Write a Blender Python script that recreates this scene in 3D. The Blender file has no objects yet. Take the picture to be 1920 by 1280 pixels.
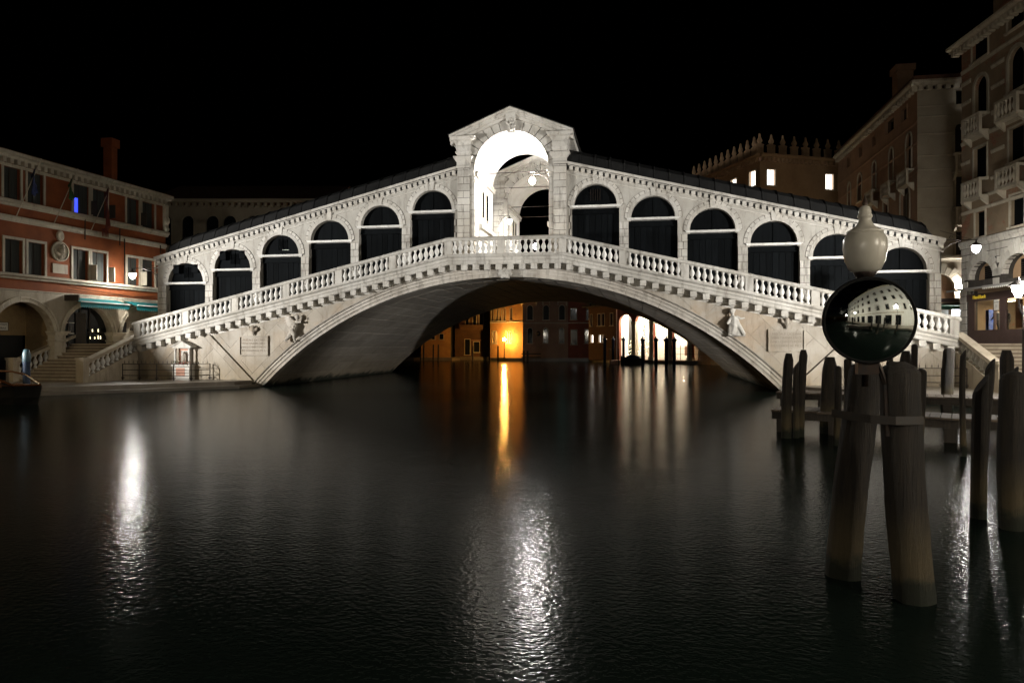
import bpy, bmesh, math, random
from mathutils import Vector, Matrix, Quaternion
R = math.radians
PI = math.pi
rnd = random.Random(7)
sc = bpy.context.scene
COL = sc.collection

# ------------------------------------------------------------------ camera, sky, light, exposure
CAM_P = Vector((7.1665, -38.3735, 2.4832)); CAM_YAW = 10.086
cam = bpy.data.cameras.new('camera'); cam_o = bpy.data.objects.new('camera', cam); COL.objects.link(cam_o)
cam.sensor_width = 36.0; cam.lens = 1336.94 / 1920 * 36.0
cam.shift_y = (644.7 - 640) / 1920
cam.clip_start = 0.1; cam.clip_end = 2000
cam_o.location = CAM_P; cam_o.rotation_euler = (R(90), 0, R(CAM_YAW))
sc.camera = cam_o

w = bpy.data.worlds.new('World'); sc.world = w; w.use_nodes = True
nt = w.node_tree; bg = nt.nodes['Background']
sky = nt.nodes.new('ShaderNodeTexSky'); sky.sky_type = 'NISHITA'; sky.sun_disc = False
sky.sun_elevation = R(-6); sky.sun_rotation = R(200)
nt.links.new(sky.outputs[0], bg.inputs[0]); bg.inputs[1].default_value = 0.05

sc.view_settings.view_transform = 'Standard'; sc.view_settings.look = 'None'
sc.view_settings.exposure = 0.0; sc.view_settings.gamma = 1.0; sc.view_settings.use_curve_mapping = False
sc.render.engine = 'CYCLES'
sc.cycles.use_denoising = True
sc.cycles.max_bounces = 6; sc.cycles.diffuse_bounces = 3; sc.cycles.glossy_bounces = 4
sc.cycles.transmission_bounces = 3; sc.cycles.sample_clamp_indirect = 4.0; sc.cycles.sample_clamp_direct = 0
sc.cycles.caustics_reflective = False; sc.cycles.caustics_refractive = False

def spot(name, loc, aim, power, angle, blend=0.45, color=(1, .98, .94), radius=.25):
    l = bpy.data.lights.new(name, 'SPOT'); o = bpy.data.objects.new(name, l); COL.objects.link(o)
    l.energy = power; l.spot_size = R(angle); l.spot_blend = blend; l.color = color; l.shadow_soft_size = radius
    o.location = loc
    o.rotation_euler = (Vector(aim) - Vector(loc)).to_track_quat('-Z', 'Y').to_euler()
    return o
FLOODS = [   # the floodlights on the two banks that light the bridge front, just outside the picture
    ((-29.5, -19.0, 5.0), (-12.0, 1.0, 7.2), 43000, 46),
    ((29.5, -19.0, 5.0), (11.5, 1.0, 7.2), 35000, 47),
]
for k, (l_, a_, p_, s_) in enumerate(FLOODS):
    spot('floodlight_beam', l_, a_, p_, s_)

# ------------------------------------------------------------------ mesh helpers
class Fr:
    """facade frame: (s along wall, out towards the street, z)"""
    def __init__(s, p, d, n=None):
        s.p = Vector((p[0], p[1], 0)); s.d = Vector((d[0], d[1], 0)).normalized()
        s.n = Vector((n[0], n[1], 0)).normalized() if n else Vector((s.d.y, -s.d.x, 0))
    def __call__(s, v): return s.p + s.d * v[0] + s.n * v[1] + Vector((0, 0, v[2]))
class MB:
    def __init__(s, fr=None): s.v = []; s.f = []; s.fr = fr
    def add(s, vs, fs):
        b = len(s.v)
        for v in vs: s.v.append(s.fr(v) if s.fr else Vector(v))
        for f in fs: s.f.append([b + i for i in f])
        return s
    def box(s, a, b, taper=0):
        (x0, y0, z0), (x1, y1, z1) = a, b; t = taper
        return s.add([(x0, y0, z0), (x1, y0, z0), (x1, y1, z0), (x0, y1, z0), (x0 + t, y0 + t, z1), (x1 - t, y0 + t, z1), (x1 - t, y1 - t, z1), (x0 + t, y1 - t, z1)],
                     [(0, 3, 2, 1), (4, 5, 6, 7), (0, 1, 5, 4), (1, 2, 6, 5), (2, 3, 7, 6), (3, 0, 4, 7)])
    def cbox(s, c, d): return s.box([c[i] - d[i] / 2 for i in range(3)], [c[i] + d[i] / 2 for i in range(3)])
    def extr(s, pts, off):
        """closed prism: 3-D polygon pts pushed by off"""
        n = len(pts); off = Vector(off)
        return s.add([Vector(p) for p in pts] + [Vector(p) + off for p in pts],
                     [list(range(n))[::-1], list(range(n, 2 * n))] + [(i, (i + 1) % n, n + (i + 1) % n, n + i) for i in range(n)])
    def loft(s, rings, closed=True, cap=True):
        n = len(rings[0]); vs = [p for r in rings for p in r]; fs = []
        for k in range(len(rings) - 1):
            for i in range(n if closed else n - 1):
                j = (i + 1) % n
                fs.append((k * n + i, k * n + j, (k + 1) * n + j, (k + 1) * n + i))
        if cap and closed:
            fs.append(list(range(n))[::-1]); fs.append([(len(rings) - 1) * n + i for i in range(n)])
        return s.add(vs, fs)
    def lathe(s, prof, c=(0, 0, 0), seg=10, sx=1, sy=1, rot=0):
        return s.loft([[(c[0] + r * sx * math.cos(rot + 2 * PI * i / seg), c[1] + r * sy * math.sin(rot + 2 * PI * i / seg), c[2] + z) for i in range(seg)] for r, z in prof])
    def tube(s, pts, rad, seg=6):
        pts = [Vector(p) for p in pts]; rings = []
        for k, p in enumerate(pts):
            t = (pts[min(k + 1, len(pts) - 1)] - pts[max(k - 1, 0)]).normalized()
            a = t.cross(Vector((0, 0, 1)) if abs(t.z) < .95 else Vector((1, 0, 0))).normalized(); b = t.cross(a)
            r = rad[k] if isinstance(rad, (list, tuple)) else rad
            rings.append([p + a * (r * math.cos(2 * PI * i / seg)) + b * (r * math.sin(2 * PI * i / seg)) for i in range(seg)])
        return s.loft(rings)
    def ball(s, c, r, seg=10, rings=7, sx=1, sy=1, sz=1):
        prof = [(max(.02, math.sin(PI * k / rings)) * r, -math.cos(PI * k / rings) * r * sz) for k in range(rings + 1)]
        return s.lathe(prof, c, seg, sx, sy)
    def quad(s, a, b, c, d): return s.add([a, b, c, d], [(0, 1, 2, 3)])
ORG = {}
def org(o): return ORG.get(o, Vector((0, 0, 0)))
def mesh(name, mb, off=Vector((0, 0, 0)), smooth=False, recalc=True):
    m = bpy.data.meshes.new(name)
    m.from_pydata([v - off for v in mb.v], [], mb.f)
    if recalc:
        bm = bmesh.new(); bm.from_mesh(m); bmesh.ops.recalc_face_normals(bm, faces=bm.faces); bm.to_mesh(m); bm.free()
    if smooth:
        m.polygons.foreach_set('use_smooth', [True] * len(m.polygons))
    return m
def link(name, data, parent=None, loc=None):
    o = bpy.data.objects.new(name, data); COL.objects.link(o)
    if parent:
        o.parent = parent
    wl = Vector(loc) if loc is not None else org(parent)
    o.location = wl - org(parent); ORG[o] = wl
    return o
def part(name, mb, mat, parent=None, smooth=False, loc=None, recalc=True):
    wl = Vector(loc) if loc is not None else org(parent)
    m = mesh(name, mb, wl, smooth, recalc); m.materials.append(mat)
    return link(name, m, parent, wl)
def piece(name, m, parent, loc, rotz=0, scale=None):
    o = link(name, m, parent, loc)
    if rotz: o.rotation_euler.z = rotz
    if scale: o.scale = scale
    return o
def lmesh(name, mb, mat, smooth=False):
    m = mesh(name, mb, smooth=smooth); m.materials.append(mat); return m
def tag(o, label=None, cat=None, group=None, kind=None):
    if label: o['label'] = label
    if cat: o['category'] = cat
    if group: o['group'] = group
    if kind: o['kind'] = kind
    return o
def thing(name, label, cat, loc=(0, 0, 0), group=None, rotz=0):
    o = link(name, None, None, loc); o.rotation_euler.z = rotz
    return tag(o, label, cat, group)
def copy_tree(o, parent=None):
    c = o.copy(); COL.objects.link(c); c.parent = parent
    for ch in list(o.children): copy_tree(ch, c)
    return c
def fuse(name, mb, voxel, mat, parent=None, loc=None):
    """merge overlapping tubes and balls into one continuous surface"""
    wl = Vector(loc) if loc is not None else org(parent)
    m = mesh(name, mb, wl); tmp = bpy.data.objects.new('tmp', m); COL.objects.link(tmp)
    md = tmp.modifiers.new('r', 'REMESH'); md.mode = 'VOXEL'; md.voxel_size = voxel; md.use_smooth_shade = True
    sm = tmp.modifiers.new('s', 'SMOOTH'); sm.iterations = 2; sm.factor = .5
    dg = bpy.context.evaluated_depsgraph_get()
    m2 = bpy.data.meshes.new_from_object(tmp.evaluated_get(dg)); m2.name = name
    bpy.data.objects.remove(tmp)
    m2.materials.clear(); m2.materials.append(mat)
    m2.polygons.foreach_set('use_smooth', [True] * len(m2.polygons))
    return link(name, m2, parent, wl)
def text(name, s, size, loc, dvec, mat, parent=None, thick=.004, align='CENTER', nvec=None):
    """raised lettering on a vertical face; dvec = reading direction"""
    c = bpy.data.curves.new(name, 'FONT'); c.body = s; c.size = size; c.extrude = thick; c.align_x = align; c.align_y = 'CENTER'
    t = bpy.data.objects.new('tmp', c); COL.objects.link(t)
    dg = bpy.context.evaluated_depsgraph_get(); dg.update()
    m = bpy.data.meshes.new_from_object(t.evaluated_get(dg)); bpy.data.objects.remove(t)
    m.materials.clear(); m.materials.append(mat)
    d = Vector(dvec).normalized(); up = Vector((0, 0, 1)); n = d.cross(up)
    M = Matrix((d, up, n)).transposed().to_4x4()
    m.transform(M)
    return link(name, m, parent, loc)

# ------------------------------------------------------------------ materials
def nodes(name):
    m = bpy.data.materials.new(name); m.use_nodes = True
    t = m.node_tree; return m, t, t.nodes['Principled BSDF']
def N(t, typ, **kw):
    n = t.nodes.new(typ)
    for k, v in kw.items():
        if k in n.bl_rna.properties.keys(): setattr(n, k, v)
        else: n.inputs[k.replace('_', ' ')].default_value = v
    return n
def L(t, a, b): t.links.new(a, b)
def pos(t, scale=(1, 1, 1)):
    g = N(t, 'ShaderNodeNewGeometry'); mp = N(t, 'ShaderNodeMapping'); mp.inputs['Scale'].default_value = scale
    L(t, g.outputs['Position'], mp.inputs[0]); return mp.outputs[0]
def noise(t, scale, detail=6, rough=.6, vec=None, dist=0):
    n = N(t, 'ShaderNodeTexNoise'); n.inputs['Scale'].default_value = scale; n.inputs['Detail'].default_value = detail
    n.inputs['Roughness'].default_value = rough; n.inputs['Distortion'].default_value = dist
    L(t, vec if vec is not None else pos(t), n.inputs['Vector']); return n.outputs[0]
def ramp(t, fac, a, b):
    r = N(t, 'ShaderNodeMapRange'); r.inputs['From Min'].default_value = a; r.inputs['From Max'].default_value = b
    L(t, fac, r.inputs['Value']); return r.outputs[0]
def mix(t, fac, a, b, mode='MIX'):
    m = N(t, 'ShaderNodeMix', data_type='RGBA', blend_type=mode)
    def setin(sock, v):
        if isinstance(v, tuple): sock.default_value = (*v, 1)
        else: L(t, v, sock)
    if isinstance(fac, (int, float)): m.inputs[0].default_value = fac
    else: L(t, fac, m.inputs[0])
    setin(m.inputs[6], a); setin(m.inputs[7], b); return m.outputs[2]
def math_(t, op, a, b):
    m = N(t, 'ShaderNodeMath', operation=op)
    for i, v in enumerate((a, b)):
        if isinstance(v, (int, float)): m.inputs[i].default_value = v
        else: L(t, v, m.inputs[i])
    return m.outputs[0]
def bump(t, bsdf, h, strength=.3, dist=.02):
    b = N(t, 'ShaderNodeBump'); b.inputs['Strength'].default_value = strength; b.inputs['Distance'].default_value = dist
    L(t, h, b.inputs['Height']); L(t, b.outputs[0], bsdf.inputs['Normal'])
def stone(name, c1, c2, stain=(.115, .095, .072), st=.5, rv=.16, rough=.8, tide=False, sc1=.7, warmpatch=None):
    m, t, b = nodes(name)
    big = noise(t, sc1, 7, .62); col = mix(t, ramp(t, big, .35, .68), c1, c2)
    if warmpatch: col = mix(t, ramp(t, noise(t, .35, 5, .6, dist=1.0), .5, .72), col, warmpatch)
    oi = N(t, 'ShaderNodeObjectInfo')
    f = ramp(t, oi.outputs['Random'], 0, 1)
    v = N(t, 'ShaderNodeMapRange'); L(t, f, v.inputs['Value']); v.inputs['To Min'].default_value = 1 - rv; v.inputs['To Max'].default_value = 1 + rv * .45
    col = mix(t, 1.0, col, v.outputs[0], 'MULTIPLY')
    streak = noise(t, 2.2, 6, .7, pos(t, (1.6, 1.6, .28)))
    col = mix(t, math_(t, 'MULTIPLY', ramp(t, streak, .51, .7), st), col, stain)
    speck = noise(t, 14, 5, .75)
    col = mix(t, math_(t, 'MULTIPLY', ramp(t, speck, .57, .75), st * .8), col, stain)
    if tide:   # the wet weedy band just above the water
        g = N(t, 'ShaderNodeNewGeometry'); sx = N(t, 'ShaderNodeSeparateXYZ'); L(t, g.outputs['Position'], sx.inputs[0])
        hz = math_(t, 'ADD', sx.outputs[2], math_(t, 'MULTIPLY', math_(t, 'SUBTRACT', noise(t, 1.2, 5), .5), 1.1))
        col = mix(t, ramp(t, hz, 2.6, .3), col, mix(t, .55, col, (.17, .125, .06)))
        col = mix(t, ramp(t, hz, .38, .12), col, (.012, .014, .006))
    L(t, col, b.inputs['Base Color']); b.inputs['Roughness'].default_value = rough
    bump(t, b, noise(t, 9, 8, .7), .35, .03)
    return m
def plain(name, c, rough=.6, metal=0, c2=None, scale=3, bmp=0, spec=None, streaks=None, rv=0):
    m, t, b = nodes(name)
    b.inputs['Base Color'].default_value = (*c, 1); b.inputs['Roughness'].default_value = rough; b.inputs['Metallic'].default_value = metal
    if spec is not None: b.inputs['Specular IOR Level'].default_value = spec
    if c2:
        col = mix(t, ramp(t, noise(t, scale, 7, .65, pos(t, streaks) if streaks else None), .36, .66), c, c2)
        if rv:
            oi = N(t, 'ShaderNodeObjectInfo'); v = N(t, 'ShaderNodeMapRange'); L(t, oi.outputs['Random'], v.inputs['Value'])
            v.inputs['To Min'].default_value = 1 - rv; v.inputs['To Max'].default_value = 1 + rv
            col = mix(t, 1.0, col, v.outputs[0], 'MULTIPLY')
        L(t, col, b.inputs['Base Color'])
    if bmp: bump(t, b, noise(t, scale * 6, 6, .7, pos(t, streaks) if streaks else None), bmp, .03)
    return m
def emit(name, c, s, base=(.8, .8, .8)):
    m, t, b = nodes(name); b.inputs['Base Color'].default_value = (*base, 1)
    b.inputs['Emission Color'].default_value = (*c, 1); b.inputs['Emission Strength'].default_value = s; return m
def glassy(name, c=(.01, .012, .014), rough=.06):
    m, t, b = nodes(name); b.inputs['Base Color'].default_value = (*c, 1); b.inputs['Roughness'].default_value = rough
    bump(t, b, noise(t, 1.5, 2), .05, .02); return m

M = {}
M['istrian'] = stone('istrian_stone', (.58, .555, .51), (.42, .39, .34), st=.68)
M['baluster'] = stone('baluster_stone', (.74, .725, .69), (.62, .6, .56), st=.35, rv=.2)
M['ring'] = stone('arch_ring_stone', (.49, .455, .405), (.36, .32, .27), st=.6, tide=True)
M['spandrel'] = stone('spandrel_stone', (.43, .39, .335), (.265, .228, .178), stain=(.13, .098, .068), st=.6, rv=.12, tide=True, sc1=.6, warmpatch=(.33, .25, .17))
M['wallface'] = stone('arcade_wall_stone', (.45, .43, .39), (.34, .315, .275), st=.62, rv=.05, sc1=.6)
M['joint'] = plain('dark_joint', (.05, .043, .036), .95, c2=(.03, .026, .022))
M['softjoint'] = plain('grey_joint', (.15, .13, .11), .95, c2=(.09, .078, .066), scale=4)
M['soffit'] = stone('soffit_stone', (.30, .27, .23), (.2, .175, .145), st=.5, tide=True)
M['vault'] = plain('white_vault_plaster', (.8, .78, .74), .8, c2=(.7, .67, .62), scale=1.2, bmp=.1)
M['lead'] = plain('lead_roof', (.015, .0148, .0145), .6, c2=(.009, .009, .0088), spec=.2, scale=1.5, bmp=.2, rv=.15)
M['shutter'] = plain('black_green_shutter', (.0042, .0052, .006), .7, c2=(.0025, .003, .0035), spec=.04, scale=2, bmp=.15, streaks=(4, 4, .4), rv=.3)
M['iron'] = plain('black_iron', (.015, .015, .016), .5, .6, c2=(.035, .02, .012), scale=8)
M['stucco'] = plain('orange_red_stucco', (.235, .062, .013), .85, c2=(.155, .036, .008), scale=.8, bmp=.25)
M['palstone'] = stone('palace_trim_stone', (.52, .47, .38), (.40, .35, .27), st=.5)
M['grnd'] = stone('palace_ground_stone', (.44, .39, .31), (.33, .28, .21), st=.5)
M['plaster'] = plain('yellow_passage_plaster', (.34, .24, .12), .9, c2=(.22, .15, .075), scale=.9, bmp=.2)
M['glass'] = glassy('dark_window_glass')
M['curtain'] = plain('dim_curtain', (.05, .055, .05), .8, c2=(.02, .025, .022), scale=3, streaks=(6, 6, .2))
M['teal'] = plain('teal_awning_cloth', (.0, .14, .155), .7, c2=(.0, .1, .115), scale=4, bmp=.1)
M['white'] = plain('white_paint', (.78, .77, .73), .5, c2=(.68, .66, .6), scale=5)
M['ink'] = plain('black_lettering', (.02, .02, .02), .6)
M['faint'] = plain('engraved_lettering', (.20, .16, .12), .85)
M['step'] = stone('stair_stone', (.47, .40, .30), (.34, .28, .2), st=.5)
M['riser'] = stone('shaded_riser_stone', (.24, .19, .135), (.16, .125, .085), st=.5)  # stair stone darkened: shade under the nosings put into the riser colour
M['quay'] = stone('quay_paving', (.20, .17, .13), (.12, .1, .075), st=.5, rough=.42)
M['wood'] = plain('weathered_plank', (.16, .12, .085), .75, c2=(.08, .06, .045), scale=2.5, bmp=.4, streaks=(1, 8, 8), rv=.3)
M['darkwood'] = plain('dark_timber', (.045, .035, .026), .75, c2=(.02, .016, .012), scale=2.5, bmp=.4, streaks=(8, 8, .6))
M['varnish'] = plain('varnished_rail', (.12, .045, .015), .25, c2=(.08, .03, .01), scale=4, streaks=(1, 6, 6))
M['blackpaint'] = plain('black_hull', (.012, .011, .01), .3, c2=(.02, .018, .014), scale=2)
M['tar'] = plain('blue_post_paint', (.004, .022, .06), .5, c2=(.003, .013, .036), scale=3, bmp=.3)
M['lamp_w'] = emit('white_lamp_glass', (1.0, .96, .88), 520)
M['lamp_c'] = emit('bright_white_lamp_glass', (1.0, .96, .9), 2300)
M['lamp_d'] = emit('small_lantern_glass', (1.0, .96, .9), 250)
M['lamp_o'] = emit('sodium_lamp_glass', (1.0, .49, .11), 1100)
M['lit'] = emit('lit_window_glass', (1.0, .93, .82), 3.5)
M['blue'] = emit('blue_lit_window', (.02, .06, 1.0), 1.3)
M['shopglow'] = emit('glowing_bottle', (1.0, .85, .5), 2.2)
M['litwhite'] = emit('backlit_white_sign', (.9, .95, 1.0), 3.0)
M['bulb'] = emit('fairy_light', (1.0, .8, .5), 25)
M['globe'] = plain('unlit_opal_lamp', (.42, .40, .35), .3, c2=(.36, .34, .29), scale=3)

def wood_pile():
    m, t, b = nodes('mooring_pile_timber')
    g = noise(t, 2.0, 8, .7, pos(t, (9, 9, .7))); oi = N(t, 'ShaderNodeObjectInfo')
    col = mix(t, ramp(t, g, .34, .7), (.005, .004, .003), (.038, .027, .016))
    crack = noise(t, 5, 6, .8, pos(t, (14, 14, .5))); col = mix(t, ramp(t, crack, .6, .66), col, (.012, .009, .007))
    ge = N(t, 'ShaderNodeNewGeometry'); sx = N(t, 'ShaderNodeSeparateXYZ'); L(t, ge.outputs['Position'], sx.inputs[0])
    hz = math_(t, 'ADD', sx.outputs[2], math_(t, 'MULTIPLY', math_(t, 'SUBTRACT', noise(t, 6, 5), .5), .35))
    col = mix(t, ramp(t, hz, .95, .4), col, mix(t, .6, col, (.15, .115, .055)))
    col = mix(t, ramp(t, hz, .3, .16), col, (.012, .016, .006))
    L(t, col, b.inputs['Base Color']); b.inputs['Roughness'].default_value = .8
    bump(t, b, math_(t, 'ADD', g, math_(t, 'MULTIPLY', crack, 1.2)), 1.0, .05); return m
M['pile'] = wood_pile()

def water_mat():
    m, t, b = nodes('canal_water')
    b.inputs['Base Color'].default_value = (.006, .010, .008, 1); b.inputs['Roughness'].default_value = .135; b.inputs['IOR'].default_value = 1.075
    n1 = noise(t, .55, 3, .5, pos(t, (1, 1.4, 1)), .6); n2 = noise(t, 2.6, 4, .55, pos(t, (1, 1.5, 1)), .5); n3 = noise(t, 13, 2, .5, pos(t, (1, 1.25, 1)))
    h = math_(t, 'ADD', math_(t, 'MULTIPLY', n1, .006), math_(t, 'ADD', math_(t, 'MULTIPLY', n2, .0025), math_(t, 'MULTIPLY', n3, .0050)))
    bump(t, b, h, 1.0, 1.0); return m
M['water'] = water_mat()
def brickwall(name, plaster, p2, brick, cut=.56):
    m, t, b = nodes(name)
    bt = N(t, 'ShaderNodeTexBrick'); bt.inputs['Scale'].default_value = 1.0
    bt.inputs['Brick Width'].default_value = .26; bt.inputs['Row Height'].default_value = .075; bt.inputs['Mortar Size'].default_value = .01
    bt.inputs['Color1'].default_value = (*brick, 1); bt.inputs['Color2'].default_value = (brick[0] * .7, brick[1] * .65, brick[2] * .6, 1); bt.inputs['Mortar'].default_value = (.22, .18, .14, 1)
    g = N(t, 'ShaderNodeNewGeometry'); sx = N(t, 'ShaderNodeSeparateXYZ'); L(t, g.outputs['Position'], sx.inputs[0])
    cb = N(t, 'ShaderNodeCombineXYZ'); L(t, math_(t, 'ADD', sx.outputs[0], sx.outputs[1]), cb.inputs[0]); L(t, sx.outputs[2], cb.inputs[1]); L(t, cb.outputs[0], bt.inputs['Vector'])
    col = mix(t, ramp(t, noise(t, .7, 7, .65), .35, .68), plaster, p2)
    mask = ramp(t, noise(t, .5, 6, .65, dist=.6), cut, cut + .04)
    col = mix(t, mask, col, bt.outputs[0])
    L(t, col, b.inputs['Base Color']); b.inputs['Roughness'].default_value = .9
    bump(t, b, math_(t, 'ADD', math_(t, 'MULTIPLY', mask, math_(t, 'MULTIPLY', bt.outputs['Fac'], -.6)), noise(t, 8, 6, .7)), .4, .03)
    return m
M['palazzo'] = brickwall('worn_plaster_over_brick', (.27, .20, .13), (.19, .14, .09), (.30, .12, .06))
M['pinkwall'] = brickwall('pinkish_render', (.36, .22, .14), (.26, .16, .10), (.28, .12, .07), .66)
M['greywall'] = brickwall('grey_render', (.33, .29, .22), (.25, .21, .16), (.3, .2, .13), .72)
M['ochre'] = brickwall('ochre_render', (.36, .235, .135), (.27, .17, .095), (.3, .15, .08), .75)
M['farorange'] = brickwall('far_orange_render', (.46, .25, .09), (.34, .17, .06), (.34, .13, .05), .62)
M['farred'] = brickwall('far_red_render', (.26, .075, .04), (.18, .05, .03), (.25, .1, .06), .7)
M['farpink'] = brickwall('far_pink_render', (.34, .22, .15), (.26, .16, .11), (.28, .12, .07), .7)
M['fardark'] = brickwall('far_brown_render', (.11, .055, .025), (.07, .035, .016), (.1, .04, .02), .7)
M['roof'] = plain('terracotta_roof', (.13, .06, .035), .9, c2=(.08, .04, .025), scale=2, bmp=.4)
M['brass'] = plain('faded_mural_paint', (.36, .2, .13), .8, c2=(.25, .14, .1), scale=5)

# ------------------------------------------------------------------ setting: water, ground
wb = MB(); wb.quad((-260, -200, 0), (260, -200, 0), (260, 260, 0), (-260, 260, 0))
tag(part('canal_water', wb, M['water'], recalc=False), 'dark calm canal water reflecting the lamps', kind='structure')

QZ = .38
def quay(name, pts, label, z=QZ, m='quay', step=True):
    mb = MB(); mb.extr([(x, y, z) for x, y in pts], (0, 0, -1.6))
    o = tag(part(name, mb, M[m]), label, kind='structure'); return o
quay('left_quay', [(-14.9, .2), (-15.3, -1.5), (-20.1, -6.9), (-22.9, -10), (-25.5, -17), (-27, -30), (-60, -30), (-60, 24), (-22.7, 24), (-22.7, .2)], 'stone paved quay at the foot of the bridge steps')
quay('left_quay_step', [(-14.5, .1), (-14.85, -1.75), (-19.75, -7.25), (-22.5, -10.2), (-25.1, -17), (-26.6, -30), (-27.4, -30), (-25.9, -17), (-23.2, -9.8), (-20.4, -6.7), (-15.6, -1.3), (-15.3, .1)], 'wet lower step along the quay edge', z=.15)
quay('right_quay', [(14.9, .2), (15.3, -1.5), (20.1, -6.9), (21.2, -12), (21.0, -28), (19.2, -34.8), (-9.6, -56.4), (10, -90), (70, -90), (70, 24), (22.7, 24), (22.7, .2)], 'stone paved quay on the right bank below the bridge')
quay('right_quay_step', [(14.5, .1), (14.85, -1.75), (19.7, -7.2), (20.8, -12), (20.6, -28), (21.4, -28), (21.6, -12), (20.4, -6.7), (15.6, -1.3), (15.3, .1)], 'wet lower step along the right quay edge', z=.15)
quay('far_quay', [(-70, 64), (-26, 64.2), (-20.5, 65.5), (-20.4, 70.0), (-15.6, 70.2), (-15.3, 66.0), (-9.7, 63.6), (.1, 64.2), (4.6, 57.4), (14.6, 51.6), (19.7, 38), (60, 44), (60, 130), (-70, 130)], 'dark far bank under the distant houses', z=.45)

# ------------------------------------------------------------------ the bridge
SL = .234; FX = 3.15
def zl(base, x, sl=SL): return base - sl * max(abs(x), FX)
ARC_R, ARC_C = 19.92, -13.775
bridge = thing('stone_bridge', 'white floodlit stone arch bridge with arcades and central portico over the canal', 'bridge', (0, 0, 0))
XE = 22.6
def intr(x): return ARC_C + math.sqrt(max(0, ARC_R ** 2 - x * x)) if abs(x) < ARC_R else -50
Y1 = 1.92

def sweep(mb, path, prof):
    """sheared sweep: path [(x,z)], profile [(y,dz)] closed"""
    return mb.loft([[(x, y, z + dz) for y, dz in prof] for x, z in path])
# soffit: courses of stone running under the arch as one barrel, springing to springing
ang0 = math.asin(14.9 / ARC_R)
mb = MB(); n = 64
ringf = []
for i in range(n + 1):
    a = -ang0 + 2 * ang0 * i / n
    ringf.append((ARC_R * math.sin(a), ARC_C + ARC_R * math.cos(a)))
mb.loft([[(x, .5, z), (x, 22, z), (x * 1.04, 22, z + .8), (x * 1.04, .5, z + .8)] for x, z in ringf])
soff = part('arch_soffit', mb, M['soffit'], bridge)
# courses of the soffit that can be told apart: long stones with open joints
NC = 40
sof_st = []
for i in range(NC):
    a0 = -ang0 + 2 * ang0 * i / NC + .0011; a1 = -ang0 + 2 * ang0 * (i + 1) / NC - .0011
    y = .56 + rnd.random() * 1.5
    first = True
    while y < 21.9:
        ln = rnd.uniform(2.6, 4.4) if not first else rnd.uniform(1.4, 3.4); first = False
        y2 = min(y + ln, 21.95)
        if y2 - y < .5: break
        dr = rnd.uniform(.012, .035)
        m_ = MB(); P_ = []
        for yy in (y + .012, y2 - .012):
            P_.append([(r * math.sin(a), yy, ARC_C + r * math.cos(a)) for r, a in ((ARC_R + .05, a0), (ARC_R - dr, a0), (ARC_R - dr, a1), (ARC_R + .05, a1))])
        m_.loft(P_); sof_st.append(m_); y = y2
keep = sorted(sof_st, key=lambda q: -abs(q.v[0].x))
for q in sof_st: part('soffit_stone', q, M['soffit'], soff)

# voussoirs of the great arch with three stepped fasciae
arch = part('arch_backing', MB().loft([[(x * k, .62, ARC_C + (z - ARC_C) * k) for k in (1.002, 1.026)] + [(x * k, .3, ARC_C + (z - ARC_C) * k) for k in (1.026, 1.002)] for x, z in ringf]), M['joint'], bridge)
prof = [(0, .55), (0, -.04), (.16, -.04), (.162, -.02), (.18, -.02), (.182, -.09), (.34, -.09), (.342, -.06), (.36, -.06), (.362, -.14), (.48, -.14), (.482, -.11), (.5, -.11), (.51, -.2), (.57, -.23), (.58, .55)]
NV = 36
for i in range(NV):
    a0 = -ang0 + 2 * ang0 * i / NV + .0003; a1 = -ang0 + 2 * ang0 * (i + 1) / NV - .0003; dy = rnd.uniform(-.006, .006)
    mb = MB()
    mb.loft([[((ARC_R + r) * math.sin(a), y + (dy if y < 0 else 0), ARC_C + (ARC_R + r) * math.cos(a)) for r, y in prof] for a in (a0, (a0 + a1) / 2, a1)])
    part('arch_voussoir', mb, M['ring'], arch)

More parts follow.
